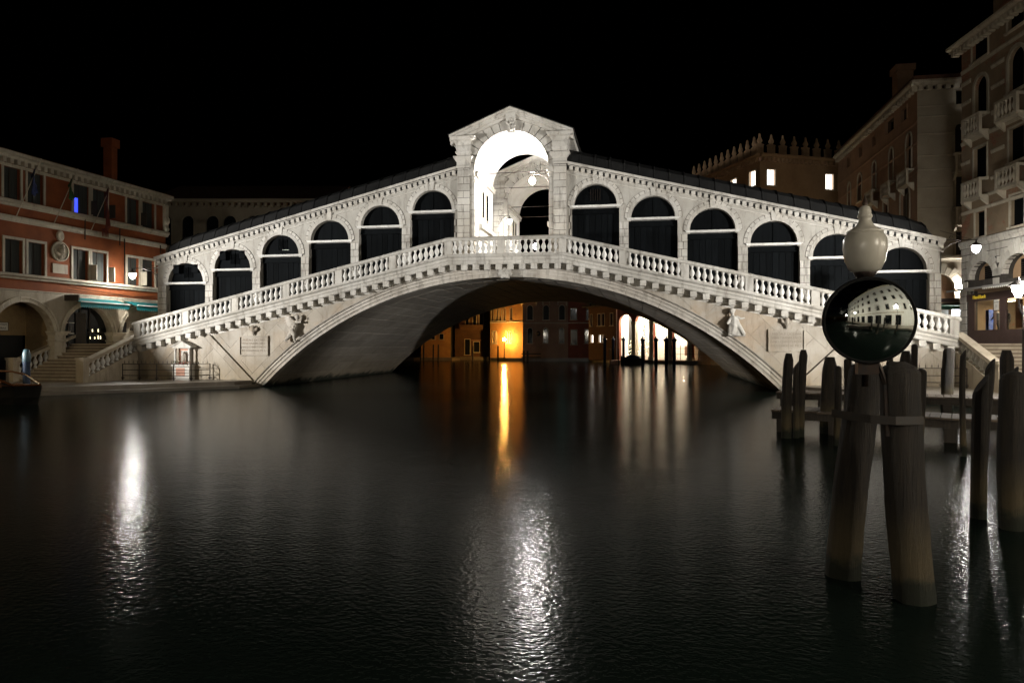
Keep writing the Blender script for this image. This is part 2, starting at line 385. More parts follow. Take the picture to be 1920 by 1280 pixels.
# spandrels: backing sheet + individual slabs
def clip(poly, a, b, c):
    """keep a*x+b*z<=c"""
    out = []
    for i in range(len(poly)):
        p, q = poly[i], poly[(i + 1) % len(poly)]
        dp, dq = a * p[0] + b * p[1] - c, a * q[0] + b * q[1] - c
        if dp <= 0: out.append(p)
        if dp * dq < 0:
            k = dp / (dp - dq); out.append((p[0] + (q[0] - p[0]) * k, p[1] + (q[1] - p[1]) * k))
    return out
def area(p): return abs(sum(p[i][0] * p[(i + 1) % len(p)][1] - p[(i + 1) % len(p)][0] * p[i][1] for i in range(len(p)))) / 2 if len(p) > 2 else 0
spw = []
for sgn in (-1, 1):
    mb = MB(); rows = []
    xs = [3 + (22.45 - 3) * k / 60 for k in range(61)]
    for x in xs:
        lo = max(-1.2, intr(x) + .25) if x < 15.2 else -1.2
        rows.append([(sgn * x, .06, lo), (sgn * x, .06, zl(7.5, x)), (sgn * x, .5, zl(7.5, x)), (sgn * x, .5, lo)])
    mb.loft(rows)
    s_ = part('spandrel_wall', mb, M['joint'], bridge); spw.append(s_)
    # diagonal skewback line from springing up to the string course
    ax, az, bx, bz = 14.6, .0, 17.75, 3.05
    nx, nz = (bz - az), -(bx - ax)     # right side of line = outer: nx*(x-ax)+nz*(z-az) > 0
    ln = math.hypot(nx, nz); nx /= ln; nz /= ln; nc = nx * ax + nz * az
    ca, sa = math.cos(R(44)), math.sin(R(44))
    for zone in (0, 1):
        du, dv = ((1.55, 1.02) if zone == 0 else (1.7, .95))
        for iu in range(-30, 40):
            for iv in range(-30, 40):
                off = .5 * du if iv % 2 else 0
                u0, v0 = iu * du + off, iv * dv
                g = .0045
                q = [(u0 + g, v0 + g), (u0 + du - g, v0 + g), (u0 + du - g, v0 + dv - g), (u0 + g, v0 + dv - g)]
                # zone 0 courses follow the arch direction (steep slabs), zone 1 lies at 45 degrees
                q = [(u * ca + v * sa, -u * sa + v * ca) for u, v in q] if zone == 0 else [(u * sa + v * ca, u * ca - v * sa) for u, v in q]
                q = [(x + 10, z) for x, z in q]
                if max(p[0] for p in q) < 3.2 or min(p[0] for p in q) > 22.5: continue
                q = clip(q, .226, 1, 7.08 - .03)                      # below string
                q = clip(q, 0, -1, .55); q = clip(q, 1, 0, 22.42); q = clip(q, -1, 0, -3.2)
                if zone == 0: q = clip(q, nx, nz, nc - .03)
                else: q = clip(q, -nx, -nz, -(nc + .02))
                if len(q) < 3: continue
                if zone == 0:
                    d = [(math.hypot(x, z - ARC_C), x, z) for x, z in q]; dm = min(d)
                    RR = ARC_R + .5
                    if max(d)[0] < RR: continue
                    if dm[0] < RR + .4:
                        cxm = sum(p[0] for p in q) / len(q); czm = sum(p[1] for p in q) / len(q) - ARC_C
                        l_ = math.hypot(cxm, czm); q = clip(q, -cxm / l_, -czm / l_, -(RR + ARC_C * czm / l_))
                if len(q) < 3 or area(q) < .03: continue
                dy = rnd.uniform(-.006, .006) + (-.13 if zone == 1 else 0)
                m_ = MB(); m_.extr([(sgn * x, dy, z) for x, z in q], (0, .2, 0))
                part('spandrel_stone', m_, M['spandrel'], s_)
# string course under the brackets, on each side
for sgn in (-1, 1):
    mb = MB(); sweep(mb, [(sgn * 7.0, 7.08 - .226 * 7.0 + .0), (sgn * 18.2, 7.08 - .226 * 18.2)], [(-.05, 0), (-.09, .05), (-.09, .09), (-.14, .12), (-.14, .17), (.1, .17), (.1, 0)])
    part('string_course', mb, M['istrian'], bridge)
# frieze behind the brackets
mb = MB(); path = [(-22.45, zl(7.12, 22.45)), (-FX, zl(7.12, FX)), (FX, zl(7.12, FX)), (22.45, zl(7.12, 22.45))]
sweep(mb, path, [(-.02, 0), (-.02, .5), (.5, .5), (.5, 0)])
part('bracket_frieze', mb, M['istrian'], bridge)
# projecting ledge, three lengths, each carrying its brackets
segs = [(-XE, -FX), (-FX, FX), (FX, XE)]
lprof = [(.3, 0), (-.40, 0), (-.44, .05), (-.44, .2), (-.47, .215), (-.49, .26), (-.49, .37), (-.55, .40), (-.60, .46), (-.60, .52), (-.55, .545), (.3, .545)]
bmesh_br = MB(); bmesh_br.loft([[(-.165, 0, -.0), (-.165, 0, -.30), (.165, 0, -.30), (.165, 0, 0)], [(-.165, -.41, 0), (-.165, -.41, -.30), (.165, -.41, -.30), (.165, -.41, 0)], [(-.165, -.435, 0), (-.165, -.435, -.27), (.165, -.435, -.27), (.165, -.435, 0)]])
br_mesh = lmesh('bracket', bmesh_br, M['istrian'])
led = []
for a, b in segs:
    nseg = max(3, int(abs(b - a) / 2.2)); base = 7.55
    lo = None
    for k in range(nseg):
        x0 = a + (b - a) * k / nseg + .006; x1 = a + (b - a) * (k + 1) / nseg - .006
        mb = MB(); dy = rnd.uniform(-.008, .008)
        sweep(mb, [(x0, zl(base, x0)), (x1, zl(base, x1))], [(y + (dy if y < 0 else 0), dz) for y, dz in lprof])
        if lo is None:
            lo = part('ledge', mb, M['istrian'], bridge); led.append(lo)
        else: part('ledge_stone', mb, M['istrian'], lo)
x = -22.15
while x < 22.3:
    s_ = 0 if x < -FX else (1 if x < FX else 2)
    piece('bracket', br_mesh, led[s_], (x, .0, zl(7.55, x) - .003)); x += .642
# balustrades
bal_prof = [(.105, 0), (.105, .07), (.07, .09), (.055, .13), (.09, .2), (.132, .30), (.128, .37), (.085, .47), (.052, .55), (.046, .6), (.075, .635), (.06, .66), (.095, .69), (.1, .76)]
bm_ = MB(); bm_.lathe(bal_prof, seg=12); bal_mesh = lmesh('baluster', bm_, M['baluster'], True)
BY = -.33
balo = []
for a, b in segs:
    mb = MB(); lo = None; nseg = 6 if abs(b - a) > 10 else 2
    for k in range(nseg):
        x0 = a + (b - a) * k / nseg + .005; x1 = a + (b - a) * (k + 1) / nseg - .005
        mb = MB(); sweep(mb, [(x0, zl(8.855, x0)), (x1, zl(8.855, x1))], [(BY - .16, .03), (BY - .19, .06), (BY - .19, .13), (BY - .15, .17), (BY - .13, .2), (BY + .13, .2), (BY + .19, .13), (BY + .19, .06), (BY + .16, .03), (BY + .14, 0), (BY - .14, 0)])
        if lo is None: lo = part('balustrade', mb, M['istrian'], bridge); balo.append(lo)
        else: part('coping_stone', mb, M['istrian'], lo)
    mb = MB(); sweep(mb, [(a + .01, zl(8.09, a)), (b - .01, zl(8.09, b))], [(BY - .15, 0), (BY - .15, .05), (BY + .15, .05), (BY + .15, 0)])
    part('plinth_course', mb, M['istrian'], lo)
peds = [-(FX + 3.19 * k) for k in range(6, -1, -1)] + [-.2] + [FX + 3.19 * k for k in range(7)]
def ped(x, bo):
    mb = MB(); wd = .2
    x0, x1 = x - wd, x + wd
    mb.loft([[(xx, BY - .135, zl(8.14, xx)), (xx, BY - .135, zl(8.855, xx)), (xx, BY + .135, zl(8.855, xx)), (xx, BY + .135, zl(8.14, xx))] for xx in (x0, x1)])
    part('pedestal', mb, M['istrian'], bo)
for i, x in enumerate(peds):
    bo = balo[0] if x < -FX - .1 else (balo[1] if x <= FX + .1 else balo[2])
    xx = max(-XE + .22, min(XE - .22, x)); ped(xx, bo)
for x0, x1 in zip(peds[:-1], peds[1:]):
    nb = 9 if abs(x1 - x0) > 3.1 else 8
    bo = balo[0] if x1 < -FX + .1 else (balo[1] if x1 <= FX + .1 else balo[2])
    x0 = max(x0, -XE + .3); x1 = min(x1, XE - .3)
    for k in range(nb):
        x = x0 + .2 + (x1 - x0 - .4) * (k + .5) / nb
        piece('baluster', bal_mesh, bo, (x, BY, zl(8.13, x)), rotz=rnd.random() * 6)
# deck (walkway behind the balustrade and steps), back face
mb = MB(); xs = [-22.5, -FX, FX, 22.5]
sweep(mb, [(x, zl(7.75, x)) for x in xs], [(.0, 0), (.0, .25), (22.0, .25), (22.0, 0)])
part('bridge_deck', mb, M['step'], bridge)
for sgn in (-1, 1):
    mb = MB(); rows = []
    for k in range(41):
        x = 22.45 * k / 40; lo = max(-1.2, intr(x) + .05) if x < 14.9 else -1.2
        rows.append([(sgn * x, 21.6, lo), (sgn * x, 21.6, zl(7.8, x)), (sgn * x, 22.0, zl(7.8, x)), (sgn * x, 22.0, lo)])
    mb.loft(rows); part('rear_spandrel', mb, M['spandrel'], bridge)
    mb = MB(); mb.box((sgn * 22.45 - .15, .3, -1.2), (sgn * 22.45 + .15, 22, 2.45)); part('end_wall', mb, M['spandrel'], bridge)

# arcades
XC0, PW, RO = 4.7522, 3.1883, 1.204
WO = 1.335
def sill(i): return 10.2805 - .789 * i
def ztop(x): return 13.08 - .2475 * abs(x)
def deck(x): return zl(7.98, x)
vz = [MB(), ]
for sgn in (-1, 1):
    wall = MB(); A = []
    mb = MB()
    def q(a, b, c, d): wall.quad(*[(sgn * p[0], Y1 + p[2] if len(p) > 2 else Y1, p[1]) for p in (a, b, c, d)])
    xp = FX - .15
    for i in range(6):
        xc = XC0 + PW * i; x0 = xc - PW / 2 if i else xp; x1 = xc + PW / 2 if i < 5 else XE
        zs = sill(i)
        for (u0, u1) in ((x0, xc - WO), (xc + WO, x1)):
            q((u0, deck(u0) - .3), (u1, deck(u1) - .3), (u1, zs - .18), (u0, zs - .18))
        for (u0, u1) in ((x0, xc - RO), (xc + RO, x1)):
            q((u0, zs - .18), (u1, zs - .18), (u1, ztop(u1)), (u0, ztop(u0)))
        NA = 20
        for k in range(NA):
            t0, t1 = PI - PI * k / NA, PI - PI * (k + 1) / NA
            a = (xc + RO * math.cos(t0), zs + RO * math.sin(t0)); b = (xc + RO * math.cos(t1), zs + RO * math.sin(t1))
            q(a, b, (b[0], ztop(b[0])), (a[0], ztop(a[0])))
            q(a, b, (b[0], b[1], .45), (a[0], a[1], .45))
        for sx in (-WO, WO):
            q((xc + sx, deck(xc + sx) - .3), (xc + sx, zs - .18), (xc + sx, zs - .18, .5), (xc + sx, deck(xc + sx) - .3, .5))
    wo = part('arcade_wall', wall, M['wallface'], bridge, recalc=False)
    # end return wall and rear wall of the shop row
    mb = MB(); mb.loft([[(sgn * x, Y1 + .5, deck(x) - .4), (sgn * x, Y1 + .5, ztop(x)), (sgn * x, 6.9, ztop(x)), (sgn * x, 6.9, deck(x) - .4)] for x in (FX - .1, XE - .05)])
    part('shop_row_core', mb, M['shutter'], bridge)
    mb = MB(); mb.box((sgn * XE - .06, Y1, deck(XE) - .6), (sgn * XE + .0, 6.95, ztop(XE))); part('arcade_end_wall', mb, M['wallface'], bridge)
    for i in range(6):
        xc = sgn * (XC0 + PW * i); zs = sill(i); k2 = 24
        # smooth archivolt + keystone
        mb = MB()
        mb.loft([[(xc + r * math.cos(t), y, zs + r * math.sin(t)) for r, y in ((RO, Y1 + .1), (RO, Y1 - .05), (RO + .19, Y1 - .05), (RO + .19, Y1 + .1))] for t in [PI * k / k2 for k in range(k2 + 1)]])
        aro = part('arcade_arch', mb, M['istrian'], bridge)
        mb = MB(); mb.loft([[(xc + r * math.cos(t), y, zs + r * math.sin(t)) for r, y in ((RO + .1, Y1 + .05), (RO + .1, Y1 - .012), (RO + .38, Y1 - .012), (RO + .38, Y1 + .05))] for t in [PI * k / k2 for k in range(k2 + 1)]]); part('arch_joint', mb, M['softjoint'], aro)
        nv = 15
        for k in range(nv):
            t0, t1 = PI * k / nv + .012, PI * (k + 1) / nv - .012
            ro, pr = RO + .36, .035
            if k == nv // 2: ro, pr = RO + .56, .10
            mb = MB(); ri = RO + .2 if k != nv // 2 else RO + .02
            tt = (t0, (t0 + t1) / 2, t1)
            dy = rnd.uniform(-.006, .006)
            mb.loft([[(xc + r * math.cos(t), y, zs + r * math.sin(t)) for r, y in ((ri, Y1 + .1), (ri, Y1 - pr - dy), (ro, Y1 - pr - dy), (ro, Y1 + .1))] for t in tt])
            part('arch_stone', mb, M['istrian'], aro)
        # lintel
        mb = MB(); mb.box((xc - WO - .08, Y1 - .08, zs - .115), (xc + WO + .08, Y1 + .4, zs - .03)); mb.box((xc - WO - .12, Y1 - .12, zs - .045), (xc + WO + .15, Y1 + .38, zs))
        part('lintel', mb, M['baluster'], bridge)
        # shop front: plank shutters, fascia, lunette
        db = deck(abs(xc)) - .6
        mb = MB(); mb.box((xc - WO, Y1 + .27, zs - .42), (xc + WO, Y1 + .5, zs - .17)); mb.box((xc - WO, Y1 + .2, zs - .46), (xc + WO, Y1 + .4, zs - .41))
        so = part('shop_front', mb, M['shutter'], bridge)
        npl = 8
        for k in range(npl):
            u0 = xc - WO + 2 * WO * k / npl + .008; u1 = xc - WO + 2 * WO * (k + 1) / npl - .008; y0 = Y1 + .33 + rnd.uniform(0, .03)
            mb = MB(); mb.box((u0, y0, db), (u1, y0 + .05, zs - .43)); part('shutter_board', mb, M['shutter'], so)
        for s2 in (-1, 1):
            mb = MB(); pts = [(xc + s2 * .02, zs)] + [(xc + s2 * (.02 + (RO - .03) * math.cos(t)), zs + (RO - .03) * math.sin(t)) for t in [PI / 2 * k / 8 for k in range(9)]]
            mb.extr([(x, Y1 + .3, z) for x, z in pts], (0, .06, 0)); part('lunette_shutter', mb, M['shutter'], so)
        if (sgn, i) in ((-1, 5), (-1, 4), (-1, 3), (1, 0)):   # shutter leaves and bars seen in these lunettes
            mb = MB()
            if sgn < 0 and i > 3:
                mb.box((xc - .85, Y1 - .05, zs + .55), (xc - .45, Y1 + .2, zs + 1.1)); mb.box((xc + .45, Y1 - .05, zs + .6), (xc + .85, Y1 + .2, zs + 1.1))
            for k in range(5): mb.box((xc - .28 + .13 * k, Y1 + .2, zs + .3), (xc - .25 + .13 * k, Y1 + .25, zs + .95))
            part('lunette_bars', mb, M['iron'] if sgn > 0 else M['shutter'], so)
            if (sgn, i) in ((-1, 3),):
                mb = MB(); mb.box((xc + .02, Y1 + .2, zs + .3), (xc + .42, Y1 + .26, zs + .33)); part('lunette_sill', mb, M['white'], so)
    # piers with block courses, one per gap
    for i in range(7):
        x0 = XC0 + PW * i - PW + WO if i else FX + .1; x1 = XC0 + PW * i - WO if i < 6 else XE
        zt = sill(i) - .18 + (.0) if i < 6 else sill(5) - .18
        zt = min(zt, sill(max(i - 1, 0)) - .18) if i else zt
        z0 = deck((x0 + x1) / 2) - .1
        mb = MB(); mb.box((min(sgn * x0, sgn * x1) + .01, Y1 - .012, z0 - .3), (max(sgn * x0, sgn * x1) - .01, Y1 + .1, zt))
        po = part('pier', mb, M['softjoint'], bridge)
        nr = max(3, round((zt - z0) / .4)); hh = (zt - z0) / nr
        for k in range(nr):
            spl = .6 if k % 2 else .4; xm = x0 + (x1 - x0) * spl
            for (a, b) in ((x0, xm), (xm, x1)):
                if b - a < .08: continue
                mb = MB(); a2, b2 = sorted((sgn * a, sgn * b)); p_ = rnd.uniform(.035, .05)
                mb.box((a2 + .013, Y1 - p_, z0 + hh * k + .015), (b2 - .013, Y1 + .05, z0 + hh * (k + 1) - .015)); part('pier_stone', mb, M['istrian'], po)
    # band moulding and dentilled cornice
    mb = MB(); pa = [(sgn * 3.2, ztop(3.2)), (sgn * (XE + .1), ztop(XE + .1))]
    sweep(mb, pa, [(Y1 - .06, -.22), (Y1 - .06, -.17), (Y1 + .1, -.17), (Y1 + .1, -.22)])
    sweep(mb, pa, [(Y1 - .05, -.02), (Y1 - .08, .01), (Y1 - .08, .05), (Y1 + .3, .05), (Y1 + .3, -.02)])
    co = part('cornice', mb, M['istrian'], bridge)
    ncs = 9
    for k in range(ncs):
        x0 = 3.2 + (XE + .12 - 3.2) * k / ncs + .004; x1 = 3.2 + (XE + .12 - 3.2) * (k + 1) / ncs - .004
        mb = MB(); sweep(mb, [(sgn * x0, ztop(x0)), (sgn * x1, ztop(x1))], [(Y1 - .1, .25), (Y1 - .22, .27), (Y1 - .27, .33), (Y1 - .33, .42), (Y1 - .33, .46), (Y1 + .3, .5), (Y1 + .3, .05), (Y1 - .02, .05), (Y1 - .02, .25)])
        part('cornice_stone', mb, M['istrian'], co)
    dm = MB(); dm.loft([[(-.11, .0, 0), (.11, .0, 0), (.11, .0, .21), (-.11, .0, .21)], [(-.11, -.13, 0), (.11, -.13, 0), (.11, -.13, .21), (-.11, -.13, .21)], [(-.11, -.18, .08), (.11, -.18, .08), (.11, -.18, .21), (-.11, -.18, .21)]])
    dme = lmesh('dentil', dm, M['istrian'])
    x = 3.4
    while x < XE:
        piece('dentil', dme, co, (sgn * x, Y1 - .02, ztop(x) + .045)); x += .335
    # lead barrel roof
    NP = 24; xr0, xr1 = 3.1, XE + .1
    rp = None
    for k in range(NP):
        u0 = xr0 + (xr1 - xr0) * k / NP; u1 = xr0 + (xr1 - xr0) * (k + 1) / NP
        def sect(x, infl=0):
            hip = 1.0 if xr1 - x > 1.7 else math.sqrt(max(.0004, 1 - (1 - (xr1 - x) / 1.7) ** 2))
            out = []
            for j in range(9):
                t = PI * j / 8; yy = 4.4 - (2.75 * (.55 + .45 * hip)) * math.cos(t) - infl * math.cos(t); zz = (1.1 * hip + infl) * math.sin(t) ** .8 + ztop(x) + .5
                out.append((sgn * x, yy, zz))
            return out
        mb = MB(); a_ = sect(u0 + .02); b_ = sect(u1 - .02)
        mb.loft([a_ + [(p[0], p[1], ztop(u0) + .3) for p in a_[::-1]], b_ + [(p[0], p[1], ztop(u1) + .3) for p in b_[::-1]]])
        o = part('roof_panel', mb, M['lead'], rp or bridge, smooth=False)
        if rp is None: rp = part('roof_core', MB().loft([[(sgn * x, 1.75, ztop(x) + .1), (sgn * x, 1.75, ztop(x) + .48), (sgn * x, 7.1, ztop(x) + .48), (sgn * x, 7.1, ztop(x) + .1)] for x in (3.2, XE)]), M['lead'], bridge)
        mb = MB(); mb.tube([(sgn * (u1), p[1], p[2] + .01) for p in sect(u1)], .045, 6); part('roof_roll', mb, M['lead'], rp)
    # the rear shop row, seen only over the roof and through the portico
    mb = MB(); mb.loft([[(sgn * x, 12.2, deck(x) - .4), (sgn * x, 12.2, ztop(x)), (sgn * x, 13.2, ztop(x) + .85), (sgn * x, 16, ztop(x) + .85), (sgn * x, 17.2, ztop(x)), (sgn * x, 17.2, deck(x) - .4)] for x in (FX, XE)])
    part('rear_shop_row', mb, M['wallface'], bridge)

# central porticos, front and rear
def portico(y0, y1, lab):
    PX0, PX1, AR, SPR = 2.42, 3.16, 2.15, 12.5
    tymp = MB(); yw = y0 + .3
    def peak(x): return 15.52 - .415 * abs(x)
    NA = 28
    for k in range(NA):
        t0, t1 = PI - PI * k / NA, PI - PI * (k + 1) / NA
        a = (AR * math.cos(t0), SPR + AR * math.sin(t0)); b = (AR * math.cos(t1), SPR + AR * math.sin(t1))
        tymp.quad((a[0], yw, a[1]), (b[0], yw, b[1]), (b[0], yw, peak(b[0])), (a[0], yw, peak(a[0])))
    for s in (-1, 1):
        tymp.quad((s * AR, yw, 7.2), (s * 3.16, yw, 7.2), (s * 3.16, yw, SPR), (s * AR, yw, SPR))
        tymp.quad((s * AR, yw, SPR), (s * 3.16, yw, SPR), (s * 3.16, yw, peak(3.16)), (s * AR, yw, peak(AR)))
        # outer flank
        tymp.quad((s * 3.155, yw, 7.2), (s * 3.155, y1, 7.2), (s * 3.155, y1, 14.3), (s * 3.155, yw, 14.3))
        # rear face
        tymp.quad((s * AR, y1, 7.2), (s * 3.16, y1, 7.2), (s * 3.16, y1, SPR), (s * AR, y1, SPR))
        tymp.quad((s * AR, y1, SPR), (s * 3.16, y1, SPR), (s * 3.16, y1, peak(3.16)), (s * AR, y1, peak(AR)))
    for k in range(NA):
        t0, t1 = PI - PI * k / NA, PI - PI * (k + 1) / NA
        a = (AR * math.cos(t0), SPR + AR * math.sin(t0)); b = (AR * math.cos(t1), SPR + AR * math.sin(t1))
        tymp.quad((a[0], y1, a[1]), (b[0], y1, b[1]), (b[0], y1, peak(b[0])), (a[0], y1, peak(a[0])))
    po = part('portico', tymp, M['wallface'], bridge, recalc=False)
    # vault and inner walls
    mb = MB(); k2 = 32
    for k in range(k2):
        t0, t1 = PI * k / k2, PI * (k + 1) / k2
        for z_, r in ((0, AR),):
            mb.quad((r * math.cos(t0), yw - .25, SPR + r * math.sin(t0)), (r * math.cos(t1), yw - .25, SPR + r * math.sin(t1)), (r * math.cos(t1), y1, SPR + r * math.sin(t1)), (r * math.cos(t0), y1, SPR + r * math.sin(t0)))
    part('vault', mb, M['vault'], po, smooth=True, recalc=False)
    for s in (-1, 1):
        mb = MB(); mb.box((min(s * AR, s * (AR + .2)), yw + .8, 7.2), (max(s * AR, s * (AR + .2)), y1 - .05, SPR)); part('passage_wall', mb, M['vault'], po)
        for (ya, yb) in ((y0 + 2.0, y0 + 2.5), (y0 + 3.1, y0 + 3.6)):
            mb = MB(); xw = s * (AR - .01)
            mb.box((min(xw, xw - s * .05), ya - .08, 10.0), (max(xw, xw - s * .05), yb + .08, 11.75)); f_ = part('passage_window', mb, M['palstone'], po)
        mb = MB(); mb.box((min(s * (AR - .03), s * (AR - .06)), y0 + 2.0, 10.1), (max(s * (AR - .03), s * (AR - .06)), y0 + 2.5, 11.65)); mb.box((min(s * (AR - .05), s * (AR - .075)), y0 + 3.1, 10.1), (max(s * (AR - .05), s * (AR - .075)), y0 + 3.6, 11.65)); part('passage_pane', mb, M['glass'], po)
        mb = MB(); mb.box((min(s * (AR + .02), s * (AR - .22)), y0 + 1.2, 9.35), (max(s * (AR + .02), s * (AR - .22)), y1 - .1, 9.6)); mb.box((min(s * AR, s * (AR - .07)), y0 + 1.3, 8.75), (max(s * AR, s * (AR - .07)), y1 - .3, 9.3)); part('passage_awning', mb, M['white'], po)
        mb = MB(); mb.box((min(s * AR, s * (AR - .12)), y0 + .3, SPR - .3), (max(s * AR, s * (AR - .12)), y1 + .12, SPR - .1)); mb.box((min(s * AR, s * (AR - .18)), y0 + .28, SPR - .12), (max(s * AR, s * (AR - .18)), y1 + .18, SPR)); part('impost_moulding', mb, M['istrian'], po)
        # inner pier between arch and pilaster
        xi0, xi1 = sorted((s * AR, s * PX0))
        z = 7.3; k = 0
        while z < SPR - .3:
            h = .42; mb = MB(); mb.box((xi0 + .006, y0 + .1 + rnd.uniform(-.005, .005), z + .008), (xi1 - .006, y0 + 1.0, min(z + h, SPR - .3) - .008)); part('jamb_stone', mb, M['istrian'], po); z += h
        mb = MB(); mb.box((xi0 - .06, y0 + .0, SPR - .3), (xi1 + .0, y0 + .9, SPR - .16)); mb.box((xi0 - .1, y0 - .05, SPR - .16), (xi1 + .0, y0 + .9, SPR)); part('impost_capital', mb, M['istrian'], po)
        # pilaster of block courses
        x0, x1 = sorted((s * PX0, s * PX1)); z = 7.3; k = 0
        mb = MB(); mb.box((x0 + .02, y0 + .02, 7.3), (x1 - .02, y0 + .9, 14.2)); part('pilaster_core', mb, M['joint'], po)
        while z < 12.55:
            h = .4; zz = min(z + h, 12.6); cut = x0 + (x1 - x0) * (.5 if k % 2 else 1.0)
            for a, b in (((x0, cut), (cut, x1)) if k % 2 else ((x0, x1),)):
                mb = MB(); p_ = rnd.uniform(-.005, .006); mb.box((a + .01, y0 + p_, z + .013), (b - .01, y0 + .9, zz - .013)); part('pilaster_stone', mb, M['istrian'], po)
            z += h; k += 1
        xm = (x0 + x1) / 2; hw = (x1 - x0) / 2
        def stack(levels):
            m_ = MB(); m_.loft([[(xm - hw - e, y0 - e, z), (xm + hw + e, y0 - e, z), (xm + hw + e, y0 + 1.0, z), (xm - hw - e, y0 + 1.0, z)] for z, e in levels]); return m_
        part('pilaster_capital', stack([(12.62, .0), (12.66, .05), (12.74, .05), (12.78, .02), (12.95, .03), (13.05, .1), (13.22, .19), (13.28, .19)]), M['istrian'], po)
        part('architrave_block', stack([(13.3, .02), (13.42, .02), (13.43, .06), (13.56, .10)]), M['istrian'], po)
        part('frieze_block', stack([(13.58, .03), (13.78, .07), (13.9, .07)]), M['istrian'], po)
        part('entablature_cornice', stack([(13.92, .05), (14.0, .10), (14.12, .16), (14.2, .3), (14.34, .38), (14.36, .38)]), M['istrian'], po)
        # raking cornice
        cprof = [(.3, 0), (-.0, 0), (-.05, .06), (-.05, .14), (-.14, .17), (-.22, .24), (-.22, .34), (-.32, .38), (-.38, .47), (.3, .47)]
        nk = 4
        for k in range(nk):
            xa, xb = 3.56 * k / nk + (.0 if k else .0), 3.56 * (k + 1) / nk - .006
            mb = MB(); mb.loft([[(s * xx, y0 + y, 15.42 - .405 * xx + dz) for y, dz in cprof] for xx in (xa + .003, xb)]); part('raking_cornice', mb, M['istrian'], po)
        mb = MB(); mb.loft([[(s * xx, yy, 15.42 - .405 * xx + dz) for yy, dz in ((y0 - .42, .48), (y0 - .42, .53), (y1 + .3, .53), (y1 + .3, .48))] for xx in (0, 3.62)])
        part('gable_roof', mb, M['lead'], po)
        mb = MB(); mb.loft([[(s * xx, yy, zz) for yy, zz in ((y0 + .2, 14.05), (y0 + .2, 14.45), (y1 + .2, 14.45), (y1 + .2, 14.05))] for xx in (3.1, 3.5)]); part('eaves_cornice', mb, M['istrian'], po)
    mb = MB(); mb.loft([[(r * math.cos(t), y, SPR + r * math.sin(t)) for r, y in ((AR + .03, y0 + .5), (AR + .03, y0 + .19), (AR + .27, y0 + .19), (AR + .27, y0 + .5))] for t in [PI * k / 30 for k in range(31)]]); part('voussoir_joint', mb, M['joint'], po)
    # radial voussoirs, alternately long and short
    nv = 17
    for k in range(nv):
        t0, t1 = PI * k / nv + .0085, PI * (k + 1) / nv - .0085
        if k == nv // 2: continue
        ro = AR + (.62 if k % 2 else .78)
        if k in (0, nv - 1): ro = AR + .27
        if k in (1, nv - 2): ro = AR + .36
        mb = MB(); dy = rnd.uniform(-.005, .005)
        mb.loft([[(r * math.cos(t), y, SPR + r * math.sin(t)) for r, y in ((AR, y0 + .6), (AR, y0 + .12 + dy), (ro, y0 + .12 + dy), (ro, y0 + .6))] for t in [t0 + (t1 - t0) * q / 5 for q in range(6)]])
        part('portico_voussoir', mb, M['istrian'], po)
    mb = MB(); mb.loft([[(x, y, z) for x, y in ((-w_, y0 + .5), (-w_, y0 + .12 - p_), (w_, y0 + .12 - p_), (w_, y0 + .5))] for z, w_, p_ in ((SPR + AR - .12, .2, .1), (SPR + AR + .25, .24, .2), (SPR + AR + .6, .27, .32), (SPR + AR + .92, .3, .36), (SPR + AR + .98, .3, .3))])
    ks = part('keystone', mb, M['istrian'], po)
    mb = MB()
    for k in range(26): mb.ball((rnd.uniform(-.2, .2), y0 - .12 - .1 * rnd.random(), SPR + AR + rnd.uniform(0, .85)), rnd.uniform(.05, .09), 6, 4)
    part('keystone_carving', mb, M['istrian'], ks, smooth=True)
    mb = MB()
    for yy, zz in ((y0 + .9, SPR - .05), (y1 - .4, SPR - .05)): mb.tube([(-AR, yy, zz), (AR, yy, zz)], .025, 6)
    part('tie_rod', mb, M['iron'], po)
    return po
portico(1.6, 6.9, 'front'); portico(12.0, 17.4, 'rear')

# keystone mask of the great arch
mb = MB()
kz = 6.35
mb.ball((0, -.3, kz), .27, 10, 7, 1, .7, 1.1)
for s in (-1, 1):
    mb.ball((s * .22, -.28, kz + .15), .14, 8, 5); mb.ball((s * .27, -.24, kz - .05), .13, 8, 5); mb.ball((s * .1, -.48, kz + .05), .07, 6, 4); mb.ball((s * .12, -.44, kz - .22), .11, 6, 4)
mb.tube([(0, -.48, kz + .08), (0, -.58, kz - .06)], [.04, .07]); mb.ball((0, -.45, kz - .2), .09, 8, 5); mb.box((-.22, -.25, kz - .3), (.22, 0, kz + .3))
fuse('mask_keystone', mb, .035, M['istrian'], bridge)

